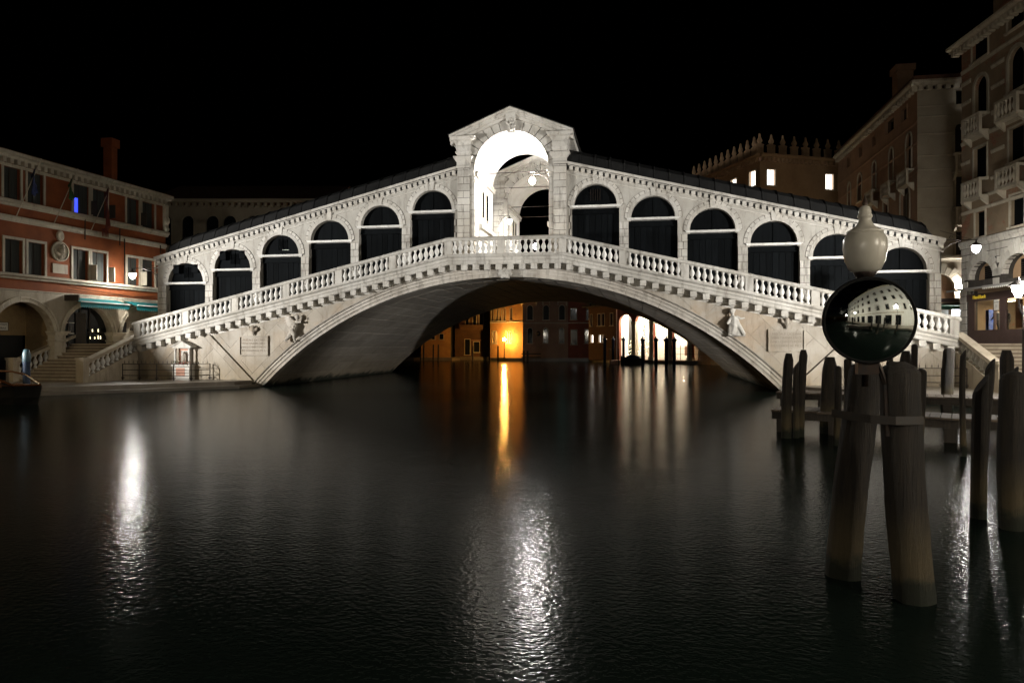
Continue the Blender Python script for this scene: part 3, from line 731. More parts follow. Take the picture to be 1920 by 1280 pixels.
# reliefs: angel on the left spandrel, kneeling woman on the right
def relief_angel():
    X, Z = -12.33, 3.3; mb = MB(); y = -.22
    P = lambda x, z, d=0: (X + x * .86, y - d, Z + z * .86)
    mb.tube([P(-.55, -.62), P(-.3, -.35), P(-.05, .0), P(.1, .35), P(.17, .6)], [.1, .17, .2, .2, .13], 8)
    mb.tube([P(-.1, .0, .1), P(.08, -.35, .12), P(.05, -.7, .08)], [.17, .13, .07], 8); mb.tube([P(.05, -.7, .08), P(.2, -.76, .1)], [.07, .04], 6)
    mb.tube([P(-.55, -.62), P(-.62, -.72, .06), P(-.45, -.8, .08)], [.09, .08, .04], 6)
    mb.ball(P(.25, .82, .05), .14, 10, 7, 1, 1, 1.15); mb.tube([P(.2, .6), P(.23, .75)], .07, 6)
    mb.tube([P(.25, .52), P(.52, .5, .05), P(.55, .78, .06), P(.6, .9, .06)], [.09, .07, .055, .04], 6)
    mb.tube([P(.05, .5), P(-.15, .3, .12), P(.1, .2, .2)], [.08, .07, .05], 6)
    mb.tube([P(-.62, -.66), P(-.42, -.4), P(-.2, -.05), P(-.05, .2)], [.05, .09, .1, .08], 6)
    o = fuse('angel_relief', mb, .03, M['ring'], bridge)
    wing = MB()
    for k in range(7):
        a = R(150 + 12 * k); ln = .95 - .07 * k
        wing.tube([P(.02, .5, -.1), P(.02 + .5 * ln * math.cos(a), .48 + .5 * ln * math.sin(a) + .12, -.08), P(.02 + ln * math.cos(a), .45 + ln * math.sin(a) * .9, -.12)], [.06, .09, .03], 6)
    fuse('wing', wing, .03, M['ring'], o)
def relief_woman():
    X, Z = 12.05, 3.5; mb = MB(); y = -.2
    P = lambda x, z, d=0: (X + x * .86, y - d, Z + z * .86)
    mb.loft([[P(-.42 , -.72, .1), P(.62, -.72, .1), P(.62, -.72, -.2), P(-.42, -.72, -.2)], [P(-.38, -.4, .2), P(.42, -.4, .16), P(.42, -.4, -.2), P(-.38, -.4, -.2)], [P(-.3, 0, .18), P(.2, 0, .15), P(.2, 0, -.2), P(-.3, 0, -.2)], [P(-.24, .45, .1), P(.08, .45, .1), P(.08, .45, -.2), P(-.24, .45, -.2)]])
    mb.tube([P(-.2, -.6, .12), P(-.1, -.1, .2), P(-.08, .45, .08)], [.16, .17, .15], 8); mb.tube([P(.5, -.62, .12), P(.25, -.2, .16), P(.0, .3, .1)], [.1, .12, .12], 8)
    mb.tube([P(-.35, -.7, .12), P(-.32, -.2, .2), P(-.25, .1, .2)], [.1, .12, .08], 8)
    mb.ball(P(-.2, .78, .1), .145, 10, 7, 1, 1, 1.15); mb.ball(P(-.14, .82, .04), .15, 8, 6); mb.tube([P(-.12, .5, .05), P(-.18, .7, .08)], .08, 6)
    mb.tube([P(-.2, .45, .08), P(-.42, .15, .2), P(-.5, .0, .24)], [.09, .08, .06], 6)
    mb.tube([P(.05, .45, .08), P(.3, .32, .12), P(.55, .38, .1)], [.09, .07, .04], 6)
    fuse('kneeling_woman_relief', mb, .03, M['istrian'], bridge)
relief_angel(); relief_woman()
def plaque(xc, zc, wd, ht, sgn):
    mb = MB(); mb.box((xc - wd / 2, -.05, zc - ht / 2), (xc + wd / 2, .05, zc + ht / 2)); po = part('inscribed_plaque', mb, M['spandrel'], bridge)
    mb = MB(); f = .07
    for a, b in (((xc - wd / 2 - f, zc - ht / 2 - f), (xc + wd / 2 + f, zc - ht / 2)), ((xc - wd / 2 - f, zc + ht / 2), (xc + wd / 2 + f, zc + ht / 2 + f)), ((xc - wd / 2 - f, zc - ht / 2), (xc - wd / 2, zc + ht / 2)), ((xc + wd / 2, zc - ht / 2), (xc + wd / 2 + f, zc + ht / 2))):
        mb.box((a[0], -.12, a[1]), (b[0], .05, b[1]))
    part('plaque_frame', mb, M['spandrel'], po)
    lines = ['PASCALE CICONIA', 'VENETIARVM DVCE', 'ANNO CHRISTI MDXCI', 'VRBIS CONDITAE MCLXX']
    for k, l in enumerate(lines): text('inscription', l, .17, (xc, -.056, zc + ht * .32 - k * ht * .2), (1, 0, 0), M['faint'], po, .003)
    # winged mask above
    mb = MB(); mz = zc + ht / 2 + .42
    mb.ball((xc, -.16, mz + .1), .15, 8, 6); mb.tube([(xc, -.14, mz), (xc, -.1, mz - .36)], [.16, .03], 6)
    for s in (-1, 1): mb.tube([(xc, -.1, mz - .1), (xc + s * .24, -.12, mz + .05), (xc + s * .28, -.1, mz + .22)], [.09, .1, .04], 6)
    fuse('carved_mask', mb, .03, M['spandrel'], po)
plaque(-14.95, 2.38, 1.68, 1.02, -1); plaque(14.6, 2.67, 1.65, 1.0, 1)

# ------------------------------------------------------------------ lamps
def scroll(mb, x, y, z, r, s=1):
    mb.tube([(x + s * (r * (1 - k / 20) * math.cos(k * .6)), y, z + r * (1 - k / 20) * math.sin(k * .6)) for k in range(16)], .013, 5)
def hanging_lamp(name, loc, wallx, label, r=.17, m='lamp_c', group=None, dirv=(1, 0), shade=True):
    """wall bracket with a hanging glass lantern; wallx = signed length of the arm to the wall"""
    t = thing(name, label, 'lamp', loc, group); dx, dy = dirv
    mb = MB(); mb.lathe([(.03, -r * 1.25), (r * .6, -r * .9), (r, -.1 * r), (r * .9, r * .7), (r * .35, r * 1.15)], loc, 12); part('lamp_globe', mb, M[m], t, smooth=True)
    x, y, z = loc
    mb = MB(); mb.lathe([(r * .45, r * 1.16), (r * .5, r * 1.3), (r * .2, r * 1.6), (.02, r * 2.2)], loc, 10) if not shade else mb.lathe([(r * 1.55, r * .55), (r * 1.57, r * .6), (r * .7, r * 1.25), (r * .2, r * 1.6), (.02, r * 2.2)], loc, 12); part('lamp_cap', mb, M['iron'], t, smooth=True)
    mb = MB(); W = lambda k, dz: (x + dx * wallx * k, y + dy * wallx * k, z + dz)
    mb.tube([W(-.05, r * 2.2), W(1, r * 2.2)], .022, 6); mb.tube([W(.35, r * 2.2), W(.7, r * 1.2), W(1, r * 2.2 - .6)], .018, 6); mb.tube([W(0.1, r * 2.2), W(1, r * 2.2 + .5)], .01, 5)
    scroll(mb, x + dx * wallx * .85, y + dy * wallx * .85, z + r * 2.2 - .2, .12); scroll(mb, x + dx * wallx * .7, y + dy * wallx * .7, z + r * 2.2 + .14, .1)
    part('bracket_arm', mb, M['iron'], t); return t
hanging_lamp('wall_lantern', (1.02, 3.0, 12.02), 1.1, 'brightest lantern hanging under the portico arch on a scrolled iron bracket', shade=False)
hanging_lamp('wall_lantern', (-1.78, 10.9, 11.1), -.75, 'lantern on an iron bracket left of the rear portico arch', m='lamp_d')
hanging_lamp('wall_lantern', (-.53, 15.0, 9.85), -1.5, 'lowest lantern just above the centre of the balustrade', r=.17, m='lamp_d', shade=False)
hanging_lamp('wall_lantern', (-24.5, 2.0, 6.85), 1.9, 'lit lantern hanging in front of the orange palace window on a bracket', r=.19, m='lamp_w')

# ------------------------------------------------------------------ buildings
def wall_with_holes(mb, s0, s1, z0, z1, holes, out=0, thick=.3):
    """holes: (a,b,c,d,arched)"""
    S = sorted({s0, s1} | {h[0] for h in holes} | {h[1] for h in holes}); Z = sorted({z0, z1} | {h[2] for h in holes} | {h[3] for h in holes})
    S = [v for v in S if s0 <= v <= s1]; Z = [v for v in Z if z0 <= v <= z1]
    for i in range(len(S) - 1):
        for j in range(len(Z) - 1):
            cx, cz = (S[i] + S[i + 1]) / 2, (Z[j] + Z[j + 1]) / 2
            if any(h[0] < cx < h[1] and h[2] < cz < h[3] for h in holes): continue
            mb.quad((S[i], out, Z[j]), (S[i + 1], out, Z[j]), (S[i + 1], out, Z[j + 1]), (S[i], out, Z[j + 1]))
    for a, b, c, d, ar in [(h + (False,))[:5] for h in holes]:
        o2 = out - thick
        if ar:
            rx = (b - a) / 2; rz = min(rx, (d - c) * .95) if ar is True else ar; cx = (a + b) / 2; sp = d - rz; n = 12
            for k in range(n):
                t0, t1 = PI - PI * k / n, PI - PI * (k + 1) / n
                p = (cx + rx * math.cos(t0), sp + rz * math.sin(t0)); q = (cx + rx * math.cos(t1), sp + rz * math.sin(t1))
                mb.quad((p[0], out, p[1]), (q[0], out, q[1]), (q[0], out, d), (p[0], out, d))
                mb.quad((p[0], out, p[1]), (q[0], out, q[1]), (q[0], o2, q[1]), (p[0], o2, p[1]))
        else: sp = d; mb.quad((a, out, d), (b, out, d), (b, o2, d), (a, o2, d))
        mb.quad((a, out, c), (a, out, sp), (a, o2, sp), (a, o2, c)); mb.quad((b, out, c), (b, out, sp), (b, o2, sp), (b, o2, c)); mb.quad((a, out, c), (b, out, c), (b, o2, c), (a, o2, c))
def window(fr, par, a, b, c, d, arch=False, mat='palstone', pane='glass', fw=.13, mull=1, sill=True, out=0, rec=.2, frame=True, pname='pane'):
    mb = MB(fr); y0, y1 = out - .04, out + .06
    if arch:
        rx = (b - a) / 2; rz = min(rx, (d - c) * .95) if arch is True else arch; cx, sp = (a + b) / 2, d - rz; n = 12
        for s0, s1 in ((a - fw, a), (b, b + fw)): mb.box((s0, y0, c), (s1, y1, sp))
        mb.loft([[(cx + (rx + e) * math.cos(t), y, sp + (rz + e) * math.sin(t)) for e, y in ((0, y0), (0, y1), (fw, y1), (fw, y0))] for t in [PI * k / n for k in range(n + 1)]])
    else:
        for s0, s1, z0, z1 in ((a - fw, a, c, d), (b, b + fw, c, d), (a - fw, b + fw, d, d + fw * 1.1)): mb.box((s0, y0, z0), (s1, y1, z1))
    w_ = part('window', mb, M[mat], par)
    mb = MB(fr); yr = out - rec
    if arch:
        pts = [(a, c), (b, c)] + [(cx + rx * math.cos(PI * k / 10), sp + rz * math.sin(PI * k / 10)) for k in range(11)]
        mb.extr([Vector((s, yr, z)) for s, z in pts], (0, -.03, 0)) if fr is None else mb.loft([[(s, yr, z) for s, z in pts], [(s, yr - .03, z) for s, z in pts]])
    else: mb.box((a, yr - .03, c), (b, yr, d))
    part(pname, mb, M[pane], w_)
    if sill:
        mb = MB(fr); mb.box((a - fw - .06, out - .05, c - .12), (b + fw + .06, out + .14, c)); part('sill', mb, M[mat], w_)
    if mull:
        mb = MB(fr); m_ = (a + b) / 2; mb.box((m_ - .03, yr, c), (m_ + .03, yr + .04, d - (0 if not arch else .05)))
        part('mullion', mb, M['darkwood'], w_)
    return w_
def band(fr, par, s0, s1, z0, z1, o=.1, mat='palstone', name='string_course', n=1, prof=None):
    for k in range(n):
        a = s0 + (s1 - s0) * k / n + (.004 if n > 1 else 0); b = s0 + (s1 - s0) * (k + 1) / n - (.004 if n > 1 else 0)
        mb = MB(fr); h = z1 - z0
        pr = prof or [(-.05, 0), (o * .5, 0), (o * .6, h * .3), (o, h * .5), (o, h * .9), (o * .8, h), (-.05, h)]
        mb.loft([[(s, y, z0 + z) for y, z in pr] for s in (a, b)])
        part(name, mb, M[mat], par)
def dentils(fr, par, s0, s1, z0, z1, step, wd, o, mat='palstone'):
    mb = MB(fr); s = s0
    while s < s1:
        mb.box((s, -.02, z0), (s + wd, o, z1)); s += step
    tag(part('dentil_row', mb, M[mat], par), kind='stuff')
bm_ = MB(); bm_.lathe([(r * .75, z * .9) for r, z in bal_prof], seg=8); fbal = lmesh('baluster', bm_, M['palstone'], True)
def balcony(fr, par, a, b, z0, z1, o=.55, mat='palstone', nb=5):
    mb = MB(fr); mb.box((a, -.02, z0), (b, o, z0 + .13)); bo = part('balcony', mb, M[mat], par)
    mb = MB(fr)
    for p, q in (((a, o - .16, z1 - .14), (b, o, z1)), ((a, 0, z1 - .14), (a + .16, o - .16, z1)), ((b - .16, 0, z1 - .14), (b, o - .16, z1))): mb.box(p, q)
    part('handrail', mb, M[mat], bo)
    for s in (a, b - .16):
        mb = MB(fr); mb.box((s, o - .16, z0 + .13), (s + .16, o, z1 - .14)); part('corner_post', mb, M[mat], bo)
        mb = MB(fr); mb.loft([[(s, 0, z0 - .5), (s + .16, 0, z0 - .5), (s + .16, 0, z0), (s, 0, z0)], [(s, .1, z0 - .4), (s + .16, .1, z0 - .4), (s + .16, .1, z0), (s, .1, z0)], [(s, o - .1, z0 - .1), (s + .16, o - .1, z0 - .1), (s + .16, o - .1, z0), (s, o - .1, z0)]]); part('bracket', mb, M[mat], bo)
    sc_ = (z1 - .14 - z0 - .13) / (.76 * .9)
    for k in range(nb):
        s = a + .16 + (b - a - .32) * (k + .5) / nb
        piece('baluster', fbal, bo, fr((s, o - .08, z0 + .13)), scale=(1, 1, sc_))
    return bo

# ---- red palace on the left bank
pa = R(4.2); PF = Fr((-26.5, 0), (math.sin(pa), math.cos(pa)), (math.cos(pa), -math.sin(pa)))
pal = thing('palace', 'orange red palace with stone arcade, flags and paired windows left of the bridge', 'palace', PF((0, 0, 0)))
S0, S1 = -9.5, 7.25
UW = [(-5.05, -4.05), (-3.62, -2.6), (-.55, .59), (.87, 2.0), (3.64, 4.72), (5.0, 6.15), (-9.0, -8.0), (-7.5, -6.5)]
LW = [(-4.99, -3.92), (-3.58, -2.52), (-.58, .55), (.83, 1.96), (3.69, 4.72), (5.0, 6.15), (-9.0, -8.0), (-7.5, -6.5)]
ARCHES = [(-5.75, -1.86, 4.85), (-1.22, 2.43, 4.85), (3.2, 6.75, 4.85), (-9.4, -6.4, 4.85)]
mb = MB(PF); wall_with_holes(mb, S0, S1, 5.48, 12.6, [(a, b, 10.48, 12.2) for a, b in UW] + [(a, b, 6.4, 8.25) for a, b in LW], 0, .3)
mb.quad((S1, 0, -1), (S1, -9, -1), (S1, -9, 12.6), (S1, 0, 12.6)); mb.quad((S0, 0, -1), (S0, -9, -1), (S0, -9, 12.6), (S0, 0, 12.6))
part('stucco_wall', mb, M['stucco'], pal, recalc=False)
mb = MB(PF); wall_with_holes(mb, S0, S1, .3, 5.48, [(a, b, .3, d, True) for a, b, d in ARCHES], .02, .5); gw = part('arcade_wall', mb, M['grnd'], pal, recalc=False)
for a, b in UW: window(PF, pal, a, b, 10.48, 12.2, pane='blue' if a == -.55 else 'curtain', sill=False)
for a, b in LW: window(PF, pal, a, b, 6.4, 8.25, pane='curtain', sill=False)
# the blue glow shows only through one narrow casement; shutters cover the rest of that window
mb = MB(PF); mb.box((-.02, -.19, 10.5), (.59, -.1, 12.2)); mb.box((-.55, -.19, 11.4), (-.02, -.12, 12.2)); mb.box((-.55, -.19, 10.48), (-.34, -.12, 11.4)); part('window_shutter', mb, M['curtain'], pal)
for a, b in LW[2:6] + UW[2:6]:
    z0, z1 = (6.4, 8.2) if (a, b) in LW else (10.48, 12.1)
    for s in ((b + .14, b + .2),):
        mb = MB(PF); mb.box((s[0], .03, z0 + .05), (s[1], .5, z1 * .55 + z0 * .45)); part('open_shutter', mb, M['palstone'] if a in (.83, 3.69, -.58) else M['darkwood'], pal)
band(PF, pal, S0, S1 + .1, 10.07, 10.42, .28, n=7, name='sill_course'); band(PF, pal, S0, S1, 9.22, 9.56, .12, n=8); band(PF, pal, S0, S1 - .5, 6.08, 6.38, .4, n=8, name='ledge_stone')
band(PF, pal, S0, S1, 5.4, 5.52, .08)
band(PF, pal, S0, S1 + .25, 12.62, 13.0, .5, n=6, name='cornice_stone'); dentils(PF, pal, S0, S1, 12.36, 12.62, .42, .2, .3)
band(PF, pal, S0, S1, 12.22, 12.36, .1)
mb = MB(PF); mb.loft([[(s, .55, 13.0), (s, -4.5, 14.4), (s, -9, 13.0)] for s in (S0, S1 + .3)]); part('roof', mb, M['roof'], pal)
for a, b, d in ARCHES:     # archivolts, imposts, pillars
    cx, r = (a + b) / 2, (b - a) / 2; sp = d - r; nv = 11
    for k in range(nv):
        t0, t1 = PI * k / nv + .004, PI * (k + 1) / nv - .004
        mb = MB(PF); mb.loft([[(cx + (r + e) * math.cos(t), y, sp + (r + e) * math.sin(t)) for e, y in ((-.01, -.2), (-.01, .07), (.18, .07), (.19, .12), (.3, .12), (.3, -.2))] for t in (t0, (t0 + t1) / 2, t1)]); part('arch_stone', mb, M['palstone'], gw)
for a, b in ((-1.86, -1.22), (2.43, 3.2), (-6.4, -5.75)):
    mb = MB(PF); mb.box((a - .06, -.4, .3), (b + .06, .1, 3.0)); po = part('pillar', mb, M['palstone'], pal)
    mb = MB(PF); mb.loft([[(a - e, -.45, z), (b + e, -.45, z), (b + e, .1 + e, z), (a - e, .1 + e, z)] for z, e in ((2.62, .07), (2.66, .12), (2.74, .12))]); mb.loft([[(a - e, -.45, z), (b + e, -.45, z), (b + e, .1 + e, z), (a - e, .1 + e, z)] for z, e in ((3.0, .08), (3.1, .12), (3.18, .2), (3.24, .2))])
    part('impost', mb, M['palstone'], po)
# inside the arches: passage with plaster wall, glazed shop, side wall
mb = MB(PF); mb.box((-6.3, -2.7, 3.0), (-1.5, -2.4, 6)); mb.box((-1.62, -2.4, .3), (-1.5, -.5, 6)); mb.box((-6.3, -2.4, 5.2), (-1.5, -.5, 5.3)); mb.box((-5.0, -2.41, .3), (-4.4, -2.0, 6)); part('passage_wall', mb, M['plaster'], pal)
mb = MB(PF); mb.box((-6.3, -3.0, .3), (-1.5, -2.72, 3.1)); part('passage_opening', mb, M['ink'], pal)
mb = MB(PF); mb.box((-1.3, -.5, 2.5), (2.5, -.42, 4.86)); sf = part('shop_glazing', mb, M['glass'], pal)
mb = MB(PF)
for s in (-.55, .3, 1.0): mb.box((s, -.42, 2.5), (s + .07, -.36, 4.8))
mb.box((.0, -.42, 2.5), (.75, -.35, 4.4)); part('shop_door', mb, M['darkwood'], sf)
mb = MB(PF)
for z in (3.1, 3.75): mb.box((-1.1, -.42, z), (-.1, -.36, z + .05))
part('glazing_bar', mb, M['white'], sf)
mb = MB(PF); mb.box((.9, -.415, 3.2), (2.3, -.3, 3.24)); mb.box((.9, -.415, 2.75), (2.3, -.3, 2.79)); part('bottle_shelf', mb, M['darkwood'], sf)
for z in (3.25, 2.8):
    for k in range(15):
        s = .95 + k * .09; h = rnd.uniform(.12, .26); mb = MB(PF); mb.box((s, -.38, z), (s + .05, -.33, z + h), .008); part('bottle', mb, M['shopglow'] if rnd.random() < .22 else M['glass'], sf)  # some bottles glow by themselves, in place of light on the shelves
mb = MB(PF); mb.box((3.1, -.62, 2.4), (6.9, -.5, 5.2)); part('side_wall', mb, M['grnd'], pal)
for k, (a, b, z0, z1, m_) in enumerate(((3.75, 4.15, 3.2, 3.95, 'ink'), (4.35, 5.35, 3.3, 4.0, 'palstone'))):
    mb = MB(PF); mb.box((a, -.5, z0), (b, -.46, z1)); part('notice_board', mb, M[m_], pal)
mb = MB(PF)
for k in range(30): mb.ball((rnd.uniform(4.45, 5.25), -.45, rnd.uniform(3.4, 3.9)), .04, 5, 3)
tag(part('ironwork_ornament', mb, M['ink'], pal), kind='stuff')
# medallion with the relief and the tablet under it
cx, cz = -1.5, 7.95
mb = MB(PF); mb.loft([[(cx + .6 * e * math.cos(2 * PI * k / 24), y, cz + .6 * e * math.sin(2 * PI * k / 24)) for k in range(24)] for e, y in ((1, -.02), (1, .1), (.86, .12), (.84, .04), (.02, .04))]); me = part('medallion', mb, M['palstone'], pal)
mb = MB(PF); mb.ball((cx + .05, .06, cz + .05), .24, 8, 6); mb.ball((cx + .12, .09, cz + .3), .14, 8, 6); mb.tube([(cx - .1, .06, cz - .2), (cx - .3, .06, cz - .1), (cx - .38, .05, cz + .12)], [.12, .1, .05]); mb.tube([(cx + .05, .06, cz - .1), (cx + .2, .08, cz - .35)], [.16, .1]); mb.ball((cx, .05, cz - .36), .16, 8, 5)
fuse('lion_relief', mb, .03, M['palstone'], me)
mb = MB(PF); mb.loft([[(cx + .24 * e * math.cos(2 * PI * k / 16), y, cz + .92 + .32 * e * math.sin(2 * PI * k / 16)) for k in range(16)] for e, y in ((1, -.02), (1, .1), (.75, .13), (.02, .08))]); part('crest', mb, M['palstone'], me)
mb = MB(PF); mb.box((-2.0, -.02, 6.65), (-.98, .06, 7.2)); part('wall_tablet', mb, M['palstone'], pal)
for a, b, nm in ((-1.12, 2.68, 0), (3.3, 6.62, 1)):
    mb = MB(PF); mb.loft([[(s, .1, 5.3), (s, 1.15, 4.98), (s, 1.15, 4.72), (s, 1.13, 4.72), (s, 1.13, 4.95), (s, .1, 5.26)] for s in (a, b)]); aw = part('awning', mb, M['teal'], pal)
    if nm == 0: aw['label'] = 'wide teal awning over the glazed arch'
    else: aw['label'] = 'teal awning nearest the bridge'
    mb = MB(PF); mb.box((a, 1.14, 4.98), (b, 1.2, 5.04)); part('front_bar', mb, M['white'], aw)
    mb = MB(PF); n = int((b - a) / .16)
    for k in range(n): mb.add([(a + .16 * k, 1.155, 4.73), (a + .16 * k + .15, 1.155, 4.73), (a + .16 * k + .075, 1.155, 4.62)], [(0, 1, 2)])
    tag(part('scallop_edge', mb, M['teal'], aw, recalc=False), kind='stuff')
mb = MB(PF); mb.box((-1.25, .08, 5.05), (-1.15, 1.1, 5.4)); part('awning_arm', mb, M['darkwood'], pal)
for s, z0, z1 in ((3.35, 6.4, 9.4), (.2, 8.9, 10.2), (2.95, 8.9, 10.0), (6.6, 8.8, 9.4)):
    mb = MB(PF); mb.tube([(s, .13, z0), (s, .13, z1)], .035, 6); part('drain_pipe', mb, M['iron'], pal)
mb = MB(PF)
for z, dz in ((5.95, -.25), (5.75, -.05), (5.62, .0)): mb.tube([(-1.0, .03, z), (1.5, .05, z - .1 + dz * .3), (4.2, .04, z - .05 + dz), (6.7, .03, z - .12)], .012, 4)
tag(part('wall_cable', mb, M['iron'], pal), kind='stuff')
mb = MB(PF); mb.box((6.95, .02, 10.5), (7.2, .3, 12.3)); mb.ball((7.1, .2, 10.6), .2, 8, 5); mb.ball((7.1, .22, 11.2), .22, 8, 5, 1, 1, 1.6); part('corner_carving', mb, M['palstone'], pal)
cb = MB(); cb.box((-29.85, 5.9, 12.5), (-29.2, 6.45, 16.3)); cb.box((-29.97, 5.78, 16.3), (-29.08, 6.57, 16.9)); part('chimney', cb, M['stucco'], pal)
# street sign in the passage
sg = thing('street_sign', 'white painted street sign with two lines in the left passage arch', 'sign', PF((-3.35, -2.39, 3.5)))
mb = MB(PF); mb.box((-4.02, -2.4, 3.28), (-2.74, -2.385, 3.72)); part('sign_panel', mb, M['white'], sg)
mb = MB(PF)
for a, b, c, d in ((-4.05, -2.71, 3.25, 3.28), (-4.05, -2.71, 3.72, 3.75), (-4.05, -4.02, 3.28, 3.72), (-2.74, -2.71, 3.28, 3.72)): mb.box((a, -2.4, c), (b, -2.378, d))
part('sign_border', mb, M['ink'], sg)
text('sign_text', 'SOTOPORTEGO', .155, PF((-3.38, -2.38, 3.61)), PF.d, M['ink'], sg, .003); text('sign_text', 'DEL CAMERALE', .155, PF((-3.38, -2.38, 3.4)), PF.d, M['ink'], sg, .003)
# flags on slanting poles
def flag(s, col, label, z0=9.45, tip=(0, 2.6, 3.9), ln=1.5, tails=False):
    t = thing('flag', label, 'flag', PF((s, .1, z0)), 'flags on slanting poles of the red palace')
    mb = MB(PF); mb.tube([(s, .1, z0), (s + .1, 1.7, z0 + 3.1)], .025, 6); mb.ball((s + .1, 1.72, z0 + 3.14), .05, 6, 4); part('flag_pole', mb, M['palstone'], t)
    mt = plain(col[0] + '_flag_cloth', col[1], .8, c2=tuple(c * .6 for c in col[1]), scale=5)
    mb = MB(PF); rows = []
    for k in range(9):
        f = k / 8; row = []
        for j in range(7):
            g = j / 6; wv = .06 * math.sin(j * 2.1 + k * .5) * (.3 + f)
            row.append((s + .1 + (g - .5) * .55 * (.25 + .75 * min(1, f * 2)) + wv * .4, 1.45 - .5 * g * (1 - f * .5) + wv, z0 + 2.75 - .5 * g * (1 - f) - f * ln - .12 * math.sin(g * 5) * f))
        rows.append(row)
    mb.loft([r + [(p[0], p[1] - .015, p[2]) for p in r[::-1]] for r in rows]); part('flag_cloth', mb, mt, t, smooth=True)
    if tails:
        mb = MB(PF)
        for k in range(5): mb.tube([(s - .1 + .1 * k, 1.1, z0 + 2.75 - ln), (s - .12 + .11 * k, 1.1, z0 + 2.75 - ln - .5)], [.05, .02], 5)
        part('flag_tail', mb, mt, t)
flag(-4.4, ('blue', (.02, .035, .12)), 'dark blue flag drooping from the leftmost slanting pole on the palace', ln=1.5)
flag(-2.0, ('green', (.02, .09, .02)), 'green flag drooping between the blue and the red flags', ln=1.3)
flag(.65, ('red', (.16, .03, .015)), 'dark red flag with ragged tails in front of the blue lit window', ln=2.6, tails=True)

# ---- steps down to the quay on both sides
def stairs(sgn, label):
    t = thing('stone_staircase', label, 'staircase', (sgn * 24.8, -2, QZ))
    n = 12; x0, x1 = sorted((sgn * 22.85, sgn * (26.9 if sgn < 0 else 33))); y0, y1 = -4.0, -.1; zt = 2.5
    for k in range(n):
        za, zb = QZ + (zt - QZ) * k / n, QZ + (zt - QZ) * (k + 1) / n; ya = y0 + (y1 - y0) * k / n
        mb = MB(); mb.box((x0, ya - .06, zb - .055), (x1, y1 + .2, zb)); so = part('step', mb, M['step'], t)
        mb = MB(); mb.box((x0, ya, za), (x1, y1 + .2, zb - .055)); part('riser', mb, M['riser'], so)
    mb = MB(); mb.box((x0, y1 + .2, QZ - .1), (x1, 6, zt)); part('landing', mb, M['step'], t)
    for xx, ztop0, ztop1 in ((sgn * 22.65, 1.62, 3.05), (sgn * 27.05, 1.62, 3.05))[:2 if sgn < 0 else 1]:
        xi, xo = xx - .17, xx + .17; ya, yb = -4.05, 0.0
        mb = MB(); mb.extr([(xi, ya, QZ), (xi, yb, QZ), (xi, yb, ztop1 - .92), (xi, ya, ztop0 - .95)], (.34, 0, 0)); bo = part('stringer_wall', mb, M['step'], t)
        mb = MB(); mb.extr([(xi - .05, ya, ztop0 - .2), (xi - .05, yb, ztop1 - .17), (xi - .05, yb, ztop1), (xi - .05, ya, ztop0)], (.44, 0, 0)); part('handrail', mb, M['step'], bo)
        mb = MB(); mb.box((xi - .06, ya - .42, QZ), (xo + .06, ya, ztop0 - .02)); mb.box((xi - .1, ya - .46, ztop0 - .02), (xo + .1, ya + .03, ztop0 + .11)); part('newel_post', mb, M['step'], bo)
        nb = 11
        for k in range(nb):
            f = (k + .5) / nb
            piece('baluster', bal_mesh, bo, (xx, ya + (yb - ya) * f, (ztop0 - .95) + (ztop1 - .92 - ztop0 + .95) * f - .01))
    return t
stairs(-1, 'stone steps with balustrades rising from the left quay to the palace arcade')
stairs(1, 'stone steps with balustrades descending from the bridge to the right quay')
tag(part('right_terrace', MB().extr([(22.7, .2, 2.5), (60, .2, 2.5), (60, 30, 2.5), (22.7, 30, 2.5)], (0, 0, -2.2)), M['step']), 'raised stone terrace in front of the shops', kind='structure')
# ---- back building behind the left roofline
bb = thing('long_building', 'dim pale building with round arched windows behind the left bridge roof', 'building', (-28, 22, 0))
BF = Fr((-35.98, 20.99), (15.06, 2.68), (2.68, -15.06))
ars = [(-.4, .55), (1.5, 2.62), (3.74, 4.94), (5.32, 6.56), (7.52, 8.72), (10.2, 11.4), (12.2, 13.4)]
mb = MB(BF); wall_with_holes(mb, -1, 16, 0, 15.3, [(a, b, 11.6, 14.35, True) for a, b in ars], 0, .4); part('wall', mb, M['greywall'], bb, recalc=False)
for a, b in ars: window(BF, bb, a, b, 11.6, 14.35, True, 'greywall', fw=.25, mull=0)
band(BF, bb, -1, 16, 15.55, 15.85, .5, 'greywall', 'cornice_stone', 3); dentils(BF, bb, -1, 16, 15.1, 15.5, .6, .3, .35, 'greywall')
for a, b in zip(ars[:-1], ars[1:]):
    mb = MB(BF); mb.box((a[1] + .02, -.02, 13.55), (b[0] - .02, .12, 13.73)); part('impost_band', mb, M['greywall'], bb)
mb = MB(BF); mb.loft([[(s, .5, 15.85), (s, -5, 18.2), (s, -10, 15.85)] for s in (-1, 16)]); part('roof', mb, M['roof'], bb)

